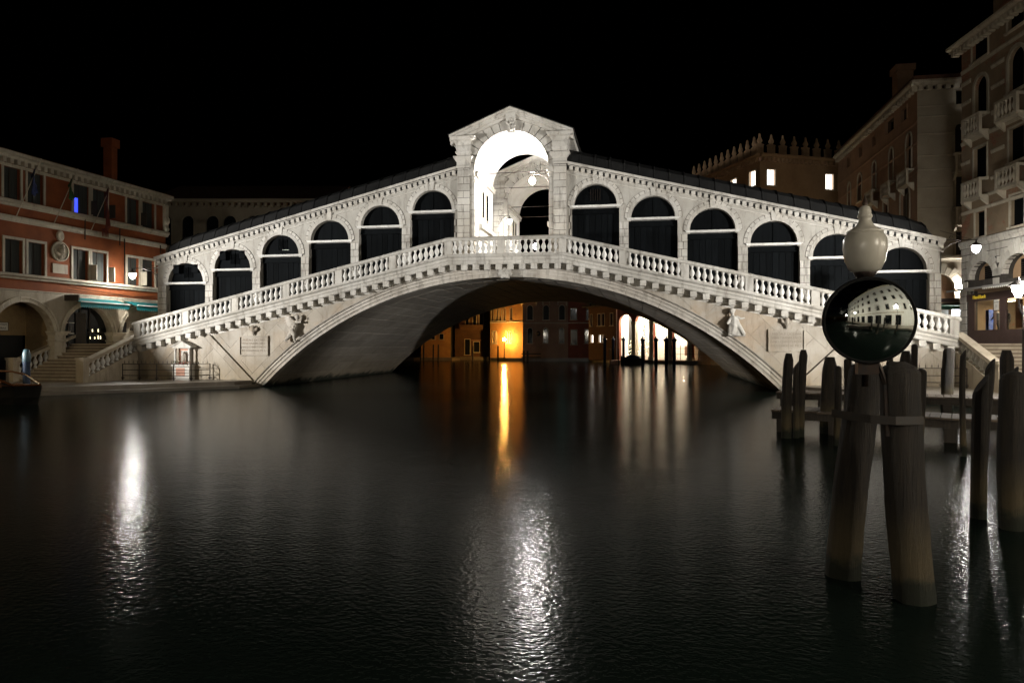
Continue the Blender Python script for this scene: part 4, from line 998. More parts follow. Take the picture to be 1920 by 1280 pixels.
# ---- right bank: near palazzo with shops
RF = Fr((26.78, 9.81), (.116, -.993), (-.993, -.116))   # s grows towards the camera
pz = thing('palazzo', 'tall worn palazzo with stone bands, balconies and lit shop windows at the right edge', 'palazzo', RF((0, 0, 0)))
E1 = 16
W1 = [(1.15, 2.7, 19.3, 20.45), (4.5, 5.95, 19.7, 20.9), (7.9, 9.4, 19.5, 20.6), (11.2, 12.6, 19.5, 20.6)]
W2 = [(1.4, 2.62, 15.9, 18.25, True), (4.6, 5.95, 16.3, 18.6, True), (8.0, 9.3, 16, 18.4, True), (11.3, 12.6, 16, 18.4, True)]
W3 = [(1.3, 2.6, 12.2, 14.1), (4.6, 5.95, 12.45, 14.3), (8.0, 9.3, 12.4, 14.2), (11.3, 12.6, 12.4, 14.2)]
W4 = [(1.45, 2.45, 8.8, 10.3), (4.74, 5.9, 8.9, 10.6), (8.0, 9.1, 8.9, 10.5), (11.3, 12.4, 8.9, 10.5)]
mb = MB(RF); wall_with_holes(mb, 0, E1, 8.3, 20.6, W1 + W2 + W3 + W4, 0, .3); mb.quad((0, 0, 0), (0, -12, 0), (0, -12, 20.6), (0, 0, 20.6)); part('brick_wall', mb, M['palazzo'], pz, recalc=False)
for a, b, c, d in W1 + W3 + W4: window(RF, pz, a, b, c, d, fw=.1, mull=0, pane='shutter', pname='shutter')
for a, b, c, d, _ in W2: window(RF, pz, a, b, c, d, True, fw=.2, mull=0, pane='shutter', pname='shutter')
for z0, z1 in ((19.0, 19.25), (18.25, 18.5), (17.05, 17.28), (15.6, 15.85), (14.6, 14.85), (13.4, 13.62), (11.9, 12.1), (11.05, 11.25), (10.35, 10.55)):
    cuts = [0] + [v for s_ in (W2 if z0 > 15 else W3) for v in (s_[0] - .4, s_[1] + .4)] + [E1]
    if z0 > 18.4 or z0 in (14.6, 11.05, 10.35): cuts = [0, E1]
    for a, b in zip(cuts[::2], cuts[1::2]): band(RF, pz, a, b, z0, z1, .06)
band(RF, pz, 0, E1, 8.28, 8.72, .2, n=6, name='ledge_stone', mat='istrian')
band(RF, pz, -.7, E1, 20.6, 20.95, .6, n=5, name='cornice_stone'); dentils(RF, pz, -.4, E1, 20.3, 20.6, .4, .2, .42)
mb = MB(RF); mb.box((-.68, -1.2, 20.6), (-.1, .4, 20.94)); part('cornice_return', mb, M['palstone'], pz)
for a, b, *_ in W2: balcony(RF, pz, a - .45, b + .15, 14.8, 15.95)
for a, b, *_ in W3: balcony(RF, pz, a - .4, b + .15, 11.02, 12.15)
mb = MB(RF); mb.loft([[(s, .5, 20.95), (s, -6, 22.6), (s, -12, 20.95)] for s in (-.5, E1)]); part('roof', mb, M['roof'], pz)
mb = MB(RF); mb.box((1.5, -2.5, 20.9), (4.5, -1.0, 23.6)); mb.box((1.3, -2.7, 23.6), (4.7, -.8, 23.9)); part('chimney', mb, M['palazzo'], pz)
# rusticated mezzanine with radial stones round the low arches
mz = [(.84, 3.2, 6.25, 7.35), (4.05, 6.6, 6.1, 7.4), (7.6, 10.1, 6.1, 7.4), (11.0, 13.5, 6.1, 7.4)]
mb = MB(RF); wall_with_holes(mb, 0, E1, 5.85, 8.3, [(a, b, c, d, .98) for a, b, c, d in mz], -.03, .6); mw = part('mezzanine_wall', mb, M['joint'], pz, recalc=False)
for a, b, c, d in mz:
    cx, rx, rz = (a + b) / 2, (b - a) / 2, 1.0; sp = d - rz
    mb = MB(RF); mb.box((a - .1, -.62, 5.9), (b + .1, -.55, d + .1)); part('arch_back', mb, M['ochre'], pz)
    mb = MB(RF); mb.box((cx - .5, -.56, c - .0), (cx + .5, -.5, d - .25)); sh = part('louvred_window', mb, M['shutter'], pz)
    for k in range(7): mb = MB(RF); mb.box((cx - .45, -.5, c + .08 + .12 * k), (cx + .45, -.46, c + .13 + .12 * k)); part('slat', mb, M['iron'], sh)
    mb = MB(RF); mb.box((cx - .75, -.5, c - .14), (cx + .75, -.15, c)); part('window_sill', mb, M['istrian'], pz)
    nv = 11
    for k in range(nv):
        t0, t1 = PI * k / nv + .012, PI * (k + 1) / nv - .012; e = .42 if k % 2 else .6
        if k == nv // 2: e = .75
        mb = MB(RF); mb.loft([[(cx + (rx + q) * math.cos(t), y, sp + (rz + q) * math.sin(t)) for q, y in ((0, -.3), (0, .06), (e, .06), (e, -.3))] for t in (t0, t1)]); part('arch_stone', mb, M['istrian'], mw)
rowz = [5.87 + .4 * k for k in range(7)]
for j, z in enumerate(rowz[:-1]):
    s = 0.02 - (.25 if j % 2 else 0)
    while s < E1:
        ln = rnd.uniform(.45, .7); a, b = max(0, s), min(s + ln, E1); s += ln
        if b - a < .12: continue
        q = [(a + .022, z + .022), (b - .022, z + .022), (b - .022, min(z + .4, 8.28) - .022), (a + .022, min(z + .4, 8.28) - .022)]
        mx, mzz = (a + b) / 2, z + .2; bad = False
        for A, B, c, d in mz:
            cx, rx = (A + B) / 2, (B - A) / 2; sp = d - 1.0
            if mzz <= sp and A - .1 < mx < B + .1: bad = True
            if mzz > sp and ((mx - cx) / (rx + .42)) ** 2 + ((mzz - sp) / 1.38) ** 2 < 1: bad = True
        if bad: continue
        mb = MB(RF); mb.loft([[(p[0], -.1, p[1]) for p in q], [(p[0], .02 + rnd.uniform(0, .03), p[1]) for p in q]]); part('wall_stone', mb, M['istrian'], mw)
# shop storey
mb = MB(RF); mb.box((0, -.6, 2.4), (.62, .03, 5.7)); part('corner_pier', mb, M['joint'], pz)
for k in range(8): mb = MB(RF); mb.box((0 - .02, -.4, 2.45 + .42 * k), (.62, .08 + rnd.uniform(0, .02), 2.45 + .42 * k + .39)); part('pier_stone', mb, M['istrian'], pz)
mb = MB(RF); mb.box((.62, -.12, 2.45), (E1, .0, 3.3)); mb.box((.62, -.15, 5.02), (E1, .06, 5.45)); mb.box((.62, -.12, 3.3), (1.3, -.02, 5.02)); mb.box((3.78, -.12, 3.3), (4.3, .02, 5.02)); mb.box((3.2, -.12, 3.3), (3.28, .0, 5.02)); mb.box((7.4, -.12, 3.3), (8.0, .02, 5.02)); sh = part('shop_front', mb, plain('brown_shop_front', (.08, .05, .045), .5, c2=(.06, .035, .03), scale=2), pz)
mb = MB(RF); mb.box((1.3, -.1, 3.3), (3.2, -.08, 5.02)); 
gm, gt, gb = nodes('shop_glass'); gb.inputs['Base Color'].default_value = (1, 1, 1, 1); gb.inputs['Transmission Weight'].default_value = 1; gb.inputs['Roughness'].default_value = 0; gb.inputs['IOR'].default_value = 1.05
part('shop_pane', mb, gm, sh); mb = MB(RF); mb.box((4.3, -.1, 3.3), (7.4, -.08, 5.02)); part('shop_pane', mb, gm, sh)
mb = MB(RF); mb.box((1.2, -2.6, 3.0), (8, -2.5, 5.2)); mb.box((1.2, -2.5, 5.1), (8, -.15, 5.2)); mb.box((1.2, -2.5, 3.0), (8, -.15, 3.1)); part('shop_interior', mb, plain('pale_shop_wall', (.5, .42, .32), .8, c2=(.4, .3, .22), scale=1), pz)
for k in range(4):
    mb = MB(RF); mb.box((1.7, -2.48, 3.5 + .38 * k), (3.6, -2.3, 3.53 + .38 * k)); so = part('shop_shelf', mb, M['white'], pz)
    for j in range(8):
        c = rnd.choice([(.1, .12, .3), (.3, .25, .05), (.05, .05, .06), (.35, .3, .25)])
        nm = 'folded_cloth_%d' % (int(c[0] * 100)); mt = bpy.data.materials.get(nm) or plain(nm, c, .8)
        mb = MB(RF); mb.box((1.75 + .22 * j, -2.45, 3.53 + .38 * k), (1.93 + .22 * j, -2.3, 3.53 + .38 * k + rnd.uniform(.12, .26))); part('folded_shirt', mb, mt, so)
for s, z in ((2.0, 4.95), (2.9, 4.95), (5.4, 4.95)):
    mb = MB(RF); mb.box((s - .3, -1.6, z), (s + .3, -1.3, z + .05)); part('ceiling_light', mb, emit('shop_ceiling_light', (1, .88, .6), 110) if 'shop_ceiling_light' not in bpy.data.materials else bpy.data.materials['shop_ceiling_light'], pz)
mb = MB(RF); mb.box((4.35, -.6, 3.35), (5.0, -.5, 4.95)); part('lit_panel', mb, plain('peach_panel', (.6, .4, .25), .7), pz)
mb = MB(RF); mb.box((1.42, -.9, 3.2), (1.75, -.6, 4.5)); part('blue_shirt_rack', mb, plain('blue_shirts', (.03, .08, .4), .8, c2=(.15, .2, .4), scale=6), pz)
po_ = thing('poster', 'white paper poster in the shop window pillar', 'poster', RF((3.5, .02, 4.7)))
mb = MB(RF); mb.box((3.3, .03, 4.4), (3.74, .04, 5.0)); part('poster_sheet', mb, M['white'], po_); text('poster_text', 'Hard Rock', .09, RF((3.52, .042, 4.85)), RF.d, M['ink'], po_, .002)
mb = MB(RF)
for z in (4.7, 4.63, 4.56): mb.box((3.42, .04, z), (3.62, .043, z + .015))
part('poster_lines', mb, M['ink'], po_)
ss = thing('shop_sign', 'yellow script lettering on the brown shop fascia', 'sign', RF((1.9, .08, 5.25)))
ysp = emit('glowing_sign_yellow', (.9, .65, .05), .25, (.7, .5, .04)); text('sign_word', 'Hard', .3, RF((1.62, .08, 5.25)), RF.d, ysp, ss, .015); text('sign_word', 'Rock', .3, RF((2.28, .08, 5.25)), RF.d, ysp, ss, .015)  # the letters give off a faint glow of their own
mb = MB(RF); mb.loft([[(s, .0, 5.85), (s, .75, 5.78), (s, .78, 5.66), (s, .74, 5.66), (s, .0, 5.76)] for s in (-.3, 3.3)]); aw = part('awning', mb, plain('grey_awning', (.2, .19, .18), .6), pz)
mb = MB(RF); mb.loft([[(s, .0, 5.87), (s, .75, 5.8), (s, .78, 5.68), (s, .74, 5.68), (s, .0, 5.78)] for s in (3.45, E1)]); part('awning', mb, bpy.data.materials['grey_awning'], pz)
mb = MB(RF)
for k in range(60): mb.add([(3.45 + .16 * k, .765, 5.68), (3.6 + .16 * k, .765, 5.68), (3.525 + .16 * k, .765, 5.56)], [(0, 1, 2)])
tag(part('scallop_edge', mb, M['white'], aw, recalc=False), kind='stuff')

# people standing behind the shop glass
def person(s, out, z, h, label, jacket, yaw, cap=True):
    c = RF((s, out, z)); t = thing('person', label, 'person', c)
    d = RF.d * math.cos(yaw) + RF.n * math.sin(yaw); sd = Vector((d.y, -d.x, 0)); k = h / 1.75
    P = lambda a, f, zz: c + sd * (a * k) + d * (f * k) + Vector((0, 0, zz * k))
    mb = MB()
    for a, f in ((-.1, .12), (.1, -.1)):
        mb.tube([P(a, 0, .92), P(a * 1.05, f * .6, .5), P(a, f, .08)], [.095, .065, .045], 8); mb.tube([P(a, f - .05, .04), P(a, f + .2, .035)], [.045, .035], 6)
    mb.tube([P(0, 0, .85), P(0, .0, 1.1), P(0, .02, 1.35), P(0, .01, 1.47)], [.15, .15, .17, .08], 10); mb.tube([P(-.17, .0, 1.4), P(.17, 0, 1.4)], [.075, .075], 8)
    for sx, b in ((-1, .22), (1, -.05)):
        mb.tube([P(sx * .2, 0, 1.4), P(sx * .25, -.03 + b * .3, 1.12), P(sx * .2, b, .92)], [.06, .05, .035], 8)
        for q in range(4): mb.tube([P(sx * .2 + (q - 1.5) * .018, b, .92), P(sx * .2 + (q - 1.5) * .02, b + .04, .83)], [.012, .009], 5)
        mb.tube([P(sx * .2, b + .03, .92), P(sx * .17, b + .06, .87)], [.012, .01], 5)
    mb.tube([P(0, .01, 1.45), P(0, .02, 1.56)], [.055, .05], 8); mb.ball(P(0, .03, 1.64), .1 * k, 10, 8, .9, 1, 1.2); mb.tube([P(0, .11, 1.63), P(0, .145, 1.61)], [.018, .012], 5)
    for sx in (-1, 1): mb.ball(P(sx * .095, .02, 1.63), .022 * k, 6, 4)
    fuse('body', mb, .018, jacket, t)
    if cap:
        mb = MB(); mb.ball(P(0, .02, 1.69), .108 * k, 10, 6, .95, 1, .75); mb.tube([P(0, .1, 1.69), P(0, .2, 1.67)], [.06, .03], 6); part('cap', mb, M['ink'], t, smooth=True)
    return t
person(2.55, -.55, 3.1, 1.5, 'person in a dark jacket and cap standing behind the bright shop window', plain('dark_jacket', (.025, .025, .03), .8), 2.6)
person(3.5, -.6, 3.1, 1.35, 'smaller dark clad person behind the pane under the poster', plain('black_coat', (.02, .02, .022), .8), 1.6, False)

# ---- right bank: second house, grey front and long pinkish flank
hb = thing('corner_house', 'tall house with grey front and long pinkish flank beyond the right end of the bridge', 'house', (27.16, 18, 0))
GF = Fr((27.16, 18), (1, 0), (0, -1)); SF = Fr((27.16, 18), (0, 1), (-1, 0))
mb = MB(GF); wall_with_holes(mb, 0, 6, 0, 21, [(2.5, 3.3, 16.2, 18.4, True), (2.5, 3.3, 12.35, 14.6), (2.56, 3.4, 8.9, 10.6), (2.58, 3.4, 19.8, 20.8), (.2, 2.5, 4.6, 7.6, True)], 0, .3); part('grey_front', mb, M['greywall'], hb, recalc=False)
window(GF, hb, 2.5, 3.3, 16.2, 18.4, True, 'greywall', mull=0)
for c, d in ((12.35, 14.6), (8.9, 10.6), (19.8, 20.8)): window(GF, hb, 2.56, 3.4, c, d, mat='greywall', mull=1 if c == 8.9 else 0, sill=False)
for z in (19.7, 18.95, 17.7, 16.1, 15.1, 13.75, 12.25): band(GF, hb, 0, 2.35, z, z + .12, .05, 'greywall')
balcony(GF, hb, 2.35, 3.9, 14.75, 16.2); balcony(GF, hb, 2.35, 3.9, 10.95, 12.3); band(GF, hb, 0, 6, 8.45, 8.9, .2, 'palstone', 'ledge_stone', 3)
mb = MB(GF); mb.box((.1, -.6, 4.6), (2.6, -.5, 7.7)); part('arch_back', mb, M['ochre'], hb)
nv = 13
for k in range(nv):
    t0, t1 = PI * k / nv + .01, PI * (k + 1) / nv - .01; e = .75 if k % 2 else .55
    mb = MB(GF); mb.loft([[(1.35 + (1.15 + q) * math.cos(t), y, 6.45 + (1.15 + q) * math.sin(t)) for q, y in ((0, -.3), (0, .08), (e, .08), (e, -.3))] for t in (t0, t1)]); part('arch_stone', mb, M['palstone'], hb)
mb = MB(GF); mb.box((0, -.1, 5.5), (6, .5, 5.75)); mb.box((0, .3, 5.3), (6, .55, 5.36)); part('shop_canopy', mb, plain('dark_canopy', (.05, .03, .03), .6), hb)
mb = MB(GF); mb.loft([[(s, .0, 5.45), (s, .8, 5.2), (s, .8, 4.95), (s, .76, 4.95), (s, .0, 5.4)] for s in (0, 5)]); part('awning', mb, plain('green_striped_awning', (.02, .09, .06), .7), hb)
mb = MB(GF); mb.box((0, .1, 2.4), (2.0, .2, 4.95)); mb.box((0, -.3, 2.4), (6, .05, 4.6)); part('shop_stall', mb, M['white'], hb)
mb = MB(GF); mb.box((2.05, .6, 4.5), (4.2, .72, 4.95)); part('lit_sign_box', mb, M['litwhite'], hb)
mb = MB(GF); mb.box((2.75, .12, 6.5), (3.3, .3, 6.72)); part('lit_wall_light', mb, M['lamp_w'], hb)
FW = [(2.0, 3.2, 19.55, 20.5), (4.7, 6.85, 19.6, 20.7), (9.2, 10.1, 19.55, 20.4), (12.9, 13.9, 19.6, 20.55), (16.8, 17.7, 19.6, 20.6)]
FA = [(1.1, 2.2, 15.4, 18.3, True), (5.0, 5.9, 15.4, 18.2, True), (9.2, 10.1, 15.6, 18.2, True), (13.2, 14.3, 15.6, 18.1, True), (16.6, 17.5, 15.6, 18, True), (1.5, 3.4, 11.5, 14.6, True), (6.2, 7.3, 11.8, 14.6, True), (10.4, 11.4, 11.8, 14.6, True)]
mb = MB(SF); wall_with_holes(mb, 0, 21, 0, 21, FW + FA, 0, .3); part('pinkish_flank', mb, M['pinkwall'], hb, recalc=False)
for a, b, c, d in FW: window(SF, hb, a, b, c, d, mat='pinkwall', mull=0, sill=False)
for a, b, c, d, _ in FA: window(SF, hb, a, b, c, d, True, 'palstone', fw=.16, mull=0)
for z in (18.6, 17.1, 15.4, 14.9): band(SF, hb, 0, 21, z, z + .14, .05, 'pinkwall')
for a, b, c, *_ in FA[:3]: balcony(SF, hb, a - .5, b + .5, c - 1.1, c + .05, mat='palstone', nb=6)
band(SF, hb, -.4, 21, 21.2, 21.6, .5, 'palstone', 'cornice_stone', 5); dentils(SF, hb, 0, 21, 20.9, 21.2, .6, .3, .35); band(GF, hb, -.5, 6, 21.21, 21.61, .5, 'palstone', 'cornice_stone', 2); dentils(GF, hb, 0, 6, 20.9, 21.2, .6, .3, .35)
mb = MB(); mb.extr([(26.8, 17.6, 21.6), (33, 17.6, 21.6), (33, 39, 21.6), (26.8, 39, 21.6)], (0, 0, .3)); part('roof', mb, M['roof'], hb)
mb = MB(); mb.box((27.8, 24.0, 21.6), (29.0, 25.2, 24.6)); mb.box((27.65, 23.85, 24.6), (29.15, 25.35, 25.1)); part('chimney', mb, M['pinkwall'], hb)

# ---- crenellated warehouse palace behind
fo = thing('crenellated_palace', 'plain ochre palace with lit upper windows and a row of stone merlons on the roof', 'palace', (19.7, 40, 0))
LF = Fr((19.7, 40), (-.416, .909), (-.909, -.416)); TF = Fr((19.7, 40), (.909, .416), (.416, -.909))
lw = [(.75, 1.9, 19.3, 20.95), (4.4, 5.5, 19.6, 20.9), (8.0, 9.0, 19.4, 20.9), (11, 12, 19.4, 20.9)]
rw = [(.84, 1.82, 19.22, 20.88), (8.02, 9.02, 19.16, 20.82), (9.65, 10.7, 19.18, 20.77)]
mb = MB(LF); wall_with_holes(mb, 0, 15, 0, 21.7, lw, 0, .25); part('canal_wall', mb, M['ochre'], fo, recalc=False)
mb = MB(TF); wall_with_holes(mb, 0, 14, 0, 21.7, rw, 0, .25); part('side_wall', mb, M['ochre'], fo, recalc=False)
for f_, ws in ((LF, lw), (TF, rw)):
    for a, b, c, d in ws: window(f_, fo, a, b, c, d, mat='palstone', pane='lit', fw=.09, mull=1)
    band(f_, fo, 0, 14, 22.1, 22.5, .5, 'ochre', 'cornice_stone', 4); dentils(f_, fo, 0.2, 14, 21.7, 22.1, .5, .25, .35, 'ochre')
mm = MB()
mm.loft([[(r * -.42, -.12, z), (r * .42, -.12, z), (r * .42, .12, z), (r * -.42, .12, z)] for r, z in ((1.1, 0), (1.1, .1), (1, .12), (1, .9), (1.15, .95), (1.15, 1.05), (.4, 1.1), (.35, 1.2), (.62, 1.35), (.62, 1.48), (.4, 1.62), (.18, 1.8), (.12, 2.05))]); mm.ball((0, 0, 2.1), .1, 8, 5); mm.lathe([(.13, -.02), (.13, .02)], (0, -.14, .55), 10)
mme = lmesh('merlon', mm, M['ochre'])
for f_, ss_ in ((TF, [.15 + 1.4 * k for k in range(10)]), (LF, [1.5 + 1.3 * k for k in range(11)])):
    for s in ss_: piece('merlon', mme, fo, f_((s, -.3, 22.5)), rotz=math.atan2(f_.d.y, f_.d.x))
mb = MB(); mb.extr([TF((0, -.1, 22.3)), TF((14, -.1, 22.3)), TF((14, -9, 22.3)), LF((15, -.1, 22.3))], (0, 0, .2)); part('roof', mb, M['roof'], fo)

# ---- far houses seen through the arch
def far_house(name, label, p, q, ztop_, mat, wins, depth=8, extra=None, lamp=None):
    p, q = Vector((p[0], p[1], 0)), Vector((q[0], q[1], 0)); d = q - p; ln = d.length
    fr = Fr(p, d, (d.y, -d.x)); t = thing(name, label, 'house', p)
    mb = MB(fr); wall_with_holes(mb, 0, ln, .3, ztop_, wins, 0, .25); part('wall', mb, M[mat], t, recalc=False)
    mb = MB(fr); mb.loft([[(s, -.3, .3), (s, -.3, ztop_), (s, -depth / 2, ztop_ + 1.2), (s, -depth, ztop_), (s, -depth, .3)] for s in (0.01, ln - .01)]); part('house_body', mb, M['ink'], t)
    for w_ in wins:
        a, b, c, dd = w_[:4]; ar = w_[4] if len(w_) > 4 else False; pn = w_[5] if len(w_) > 5 else 'glass'
        window(fr, t, a, b, c, dd, ar, 'palstone', pn, fw=.09, mull=0)
    return t, fr, ln
k1 = 'far'
t, fr, ln = far_house('canal_house', 'small amber house with square windows at the left under the arch', (-25.4, 65.4), (-20.9, 66.3), 8.5, 'farorange', [(.6, 1.1, 3.2, 4.2), (1.7, 2.2, 3.2, 4.2), (2.9, 3.5, 3.2, 4.0), (2.8, 3.6, 4.9, 6.2)])
mb = MB(fr); mb.box((2.5, 0, 4.7), (4, .6, 4.8)); part('balcony', mb, M['darkwood'], t)
t, fr, ln = far_house('canal_house', 'dark brown gothic house with pointed windows left of the lit corner', (-21.4, 70.8), (-15.6, 71.2), 10, 'fardark', [(1.7, 2.2, 5.2, 7.6, True), (2.9, 3.4, 5.2, 7.6, True), (3.9, 4.5, 5.2, 7.6, True), (1.6, 2.4, .8, 3.2), (3.0, 3.9, 1.2, 2.8)])
mb = MB(fr); mb.box((.9, 0, 4.7), (4.9, .8, 4.85)); bo = part('balcony', mb, M['fardark'], t); mb = MB(fr); mb.box((.9, .72, 4.85), (4.9, .8, 5.5)); part('parapet', mb, M['fardark'], bo)
mb = MB(fr); mb.box((2.7, 0, 3.0), (4.3, .5, 3.1)); part('shop_canopy', mb, M['brass'], t)
gw = [(.35, .75, 6.0, 7.9, True), (1.35, 1.75, 6.0, 7.9, True), (2.15, 2.5, 6.0, 7.9, True), (2.95, 3.35, 6.0, 7.9, True), (4.35, 4.75, 6.0, 7.9, True), (.5, .75, 2.6, 4.4, True), (.85, 1.1, 2.6, 4.4, True), (1.2, 1.45, 2.6, 4.4, True), (3.55, 3.75, 2.6, 4.4, True), (3.95, 4.15, 2.6, 4.4, True), (4.4, 4.62, 2.6, 4.4, True)]
t, fr, ln = far_house('canal_house', 'bright lamp lit amber house with rows of gothic windows', (-15.2, 68.3), (-9.5, 64.3), 9.3, 'farorange', gw)
band(fr, t, 0, ln, 5.65, 5.8, .1); mb = MB(fr); mb.box((-.1, 0, 8.35), (ln + .3, .8, 8.5)); bo = part('balcony', mb, M['palstone'], t)
mb = MB(fr); mb.tube([(-.1, .75, 9.2), (ln + .3, .75, 9.2)], .04, 5)
for k in range(14): mb.box((-.1 + k * .4, .72, 8.5), (-.06 + k * .4, .78, 9.2))
tag(part('railing', mb, M['iron'], bo), kind='stuff')
t, fr, ln = far_house('canal_house', 'dim pinkish house with arched ground windows and small balconies', (-9.45, 64.3), (-2.95, 64.75), 12, 'farpink', [(.65, 1.35, 2.6, 4.8, True), (2.95, 3.65, 2.6, 4.8, True), (5.25, 5.95, 2.6, 4.8, True), (.6, 1.4, 6.0, 8.1, True, 'curtain'), (2.95, 3.75, 6.0, 8.1, True, 'curtain'), (5.25, 6.05, 6.0, 8.1, True, 'curtain'), (.6, 1.4, 9.0, 10.8), (2.95, 3.75, 9.0, 10.8), (5.2, 6.1, 9.0, 10.8, False, 'tv')] if False else [(.65, 1.35, 2.6, 4.8, True), (2.95, 3.65, 2.6, 4.8, True), (5.25, 5.95, 2.6, 4.8, True), (.6, 1.4, 6.0, 8.1, True, 'curtain'), (2.95, 3.75, 6.0, 8.1, True, 'curtain'), (5.25, 6.05, 6.0, 8.1, True, 'curtain'), (.6, 1.4, 9.0, 10.8), (2.95, 3.75, 9.0, 10.8), (5.2, 6.1, 9.0, 10.8, False, 'tealpane')] if M.setdefault('tealpane', emit('teal_lit_pane', (.25, .75, .7), .35)) else [])
band(fr, t, 0, ln, 5.45, 5.6, .08)
for a, b in ((-.3, 2.0), (2.8, 3.95), (5.0, 6.4)): balcony(fr, t, a, b, 8.55, 9.45, .6, 'palstone', 6)
mb = MB(fr); mb.ball((2.25, .25, 4.0), .33, 10, 6, 1, .5, 1.1); part('wall_ornament', mb, M['iron'], t)
t, fr, ln = far_house('canal_house', 'narrow dark red house with white framed windows', (-2.9, 64.7), (.1, 64.85), 12, 'farred', [(.4, 1.25, 2.4, 4.5), (.35, 1.2, 6.0, 7.6), (.35, 1.25, 9.1, 10.8), (2.65, 2.95, 6.0, 7.6), (2.4, 2.9, 2.6, 4.6)])
band(fr, t, 0, ln, 5.45, 5.6, .08)
t, fr, ln = far_house('canal_house', 'brown house with lit ground windows under a planted roof terrace', (.2, 62.5), (4.2, 58.0), 7.6, 'fardark', [(.5, 1.1, 2.7, 3.7, False, 'lit'), (2.3, 2.75, 2.7, 3.7, False, 'lit'), (3.1, 3.4, 2.7, 3.7, False, 'lit'), (.4, .8, 5.0, 6.6), (2.1, 2.6, 5.0, 6.6), (3.0, 3.5, 5.0, 6.6), (4.8, 5.3, 5.0, 6.6)])
mb = MB(fr); mb.box((-.5, -3, 7.6), (6.3, .8, 7.75)); tr = part('roof_terrace', mb, M['darkwood'], t)
mb = MB(fr)
for k in range(420):
    s, o, z = rnd.uniform(-.5, 6.2), rnd.uniform(.2, .8), 7.75 + rnd.random() ** 1.5 * 1.1; u = Vector((rnd.gauss(0, 1), rnd.gauss(0, 1), rnd.gauss(0, 1))).normalized() * .16
    mb.add([(s, o, z), (s + u.x, o + u.y, z + u.z), (s + u.y, o + u.z, z + u.x)], [(0, 1, 2)])
tag(part('terrace_plants', mb, plain('dark_leaves', (.04, .06, .02), .8), tr, recalc=False), kind='stuff')
for s, z in ((1.7, 9.2), (.8, 8.3), (4.8, 8.5)):
    mb = MB(fr); mb.box((s, .3, z), (s + .45, .4, z + .12)); part('terrace_light', mb, M['lit'], tr)
# open loggia, brilliantly lit inside
AF = Fr((4.34, 56.9), (.868, -.497), (-.497, -.868)); lo = thing('loggia', 'red brown loggia with bright white lit arches on the right bank behind the bridge', 'loggia', AF((0, 0, 0)))
lar = [(.3, 2.2), (2.75, 4.75), (5.35, 7.35), (8.0, 10.0), (10.7, 12.7)]
mb = MB(AF); wall_with_holes(mb, 0, 14.5, .4, 8.4, [(a, b, .4, 6.35, True) for a, b in lar] + [(13.2, 14.5, .4, 5.5)], 0, .6); part('front_wall', mb, M['farred'], lo, recalc=False)
mb = MB(AF); mb.box((0, -4.6, .4), (14.5, -4.4, 8)); mb.box((0, -4.4, 6.9), (14.5, -.6, 7.1)); mb.box((-.2, -4.4, .4), (0, -.1, 8)); part('inner_wall', mb, M['vault'], lo)
mb = MB(AF); mb.box((0, -8, 8.4), (14.5, .4, 8.6)); part('roof', mb, M['roof'], lo)
for a, b in zip([x[1] for x in lar], [x[0] for x in lar[1:]] + [13.2]):
    mb = MB(AF); m_ = (a + b) / 2; mb.box((m_ - .28, -.62, .4), (m_ + .28, .06, 5.1)); co = part('column', mb, M['palstone'], lo)
    mb = MB(AF); mb.box((m_ - .38, -.7, 5.1), (m_ + .38, .14, 5.4)); mb.box((m_ - .38, -.7, .4), (m_ + .38, .14, .8)); part('capital', mb, M['palstone'], co)
for k in range(4):
    tl = thing('loggia_lamp', 'round white ceiling lamp inside the bright loggia', 'lamp', AF((1.3 + 3.6 * k, -2.4, 6.68)), 'lamps inside the bright loggia')
    mb = MB(); mb.ball(AF((1.3 + 3.6 * k, -2.4, 6.66)), .2, 10, 6); part('lamp_globe', mb, emit('loggia_lamp_glass', (1, .86, .64), 1300) if 'loggia_lamp_glass' not in bpy.data.materials else bpy.data.materials['loggia_lamp_glass'], tl)
mb = MB(AF)
for k in range(5):
    s = 8.2 + 1.2 * k; mb.box((s, .6, .5), (s + .06, .66, 2.3)); mb.box((s, .6, 1.2), (s + 1.2, .64, 1.24)); mb.box((s, .6, 1.9), (s + 1.2, .64, 1.94))
part('quay_railing', mb, M['iron'], lo)
for (a, b, c, d) in ((8.2, 9.3, 1.0, 2.2), (6.0, 6.8, 1.0, 2.0)):
    mb = MB(AF); mb.box((a, -3.2, c), (b, -3.0, d)); part('stacked_crate', mb, M['brass'], lo)
gl = plain('conifer_needles', (.035, .055, .02), .8)
def lit_tree(s, out, h, r, label):
    c = AF((s, out, .4)); t = thing('lit_tree', label, 'tree', c, 'small trees with fairy lights in the loggia')
    mb = MB(); mb.tube([c, c + Vector((0, 0, h * .9))], [.07, .02], 6); part('trunk', mb, M['darkwood'], t)
    mb = MB()
    for k in range(650):
        f = rnd.random() ** .8; a = rnd.random() * 2 * PI; rr = r * (1 - f) * math.sqrt(rnd.uniform(.15, 1)) + .04
        p = c + Vector((rr * math.cos(a), rr * math.sin(a), .3 + f * (h - .3))); u = Vector((rnd.gauss(0, 1), rnd.gauss(0, 1), rnd.gauss(0, .6))).normalized() * .15; v = Vector((rnd.gauss(0, 1), rnd.gauss(0, 1), rnd.gauss(0, .6))).normalized() * .09
        mb.add([p, p + u, p + u * .5 + v], [(0, 1, 2)])
    part('foliage', mb, gl, t, recalc=False)
    mb = MB()
    for k in range(70):
        f = rnd.random() ** .8; a = rnd.random() * 2 * PI; rr = r * (1 - f) * 1.02 + .03; mb.ball(c + Vector((rr * math.cos(a), rr * math.sin(a), .3 + f * (h - .3))), .022, 5, 3)
    tag(part('fairy_lights', mb, M['bulb'], t), kind='stuff')
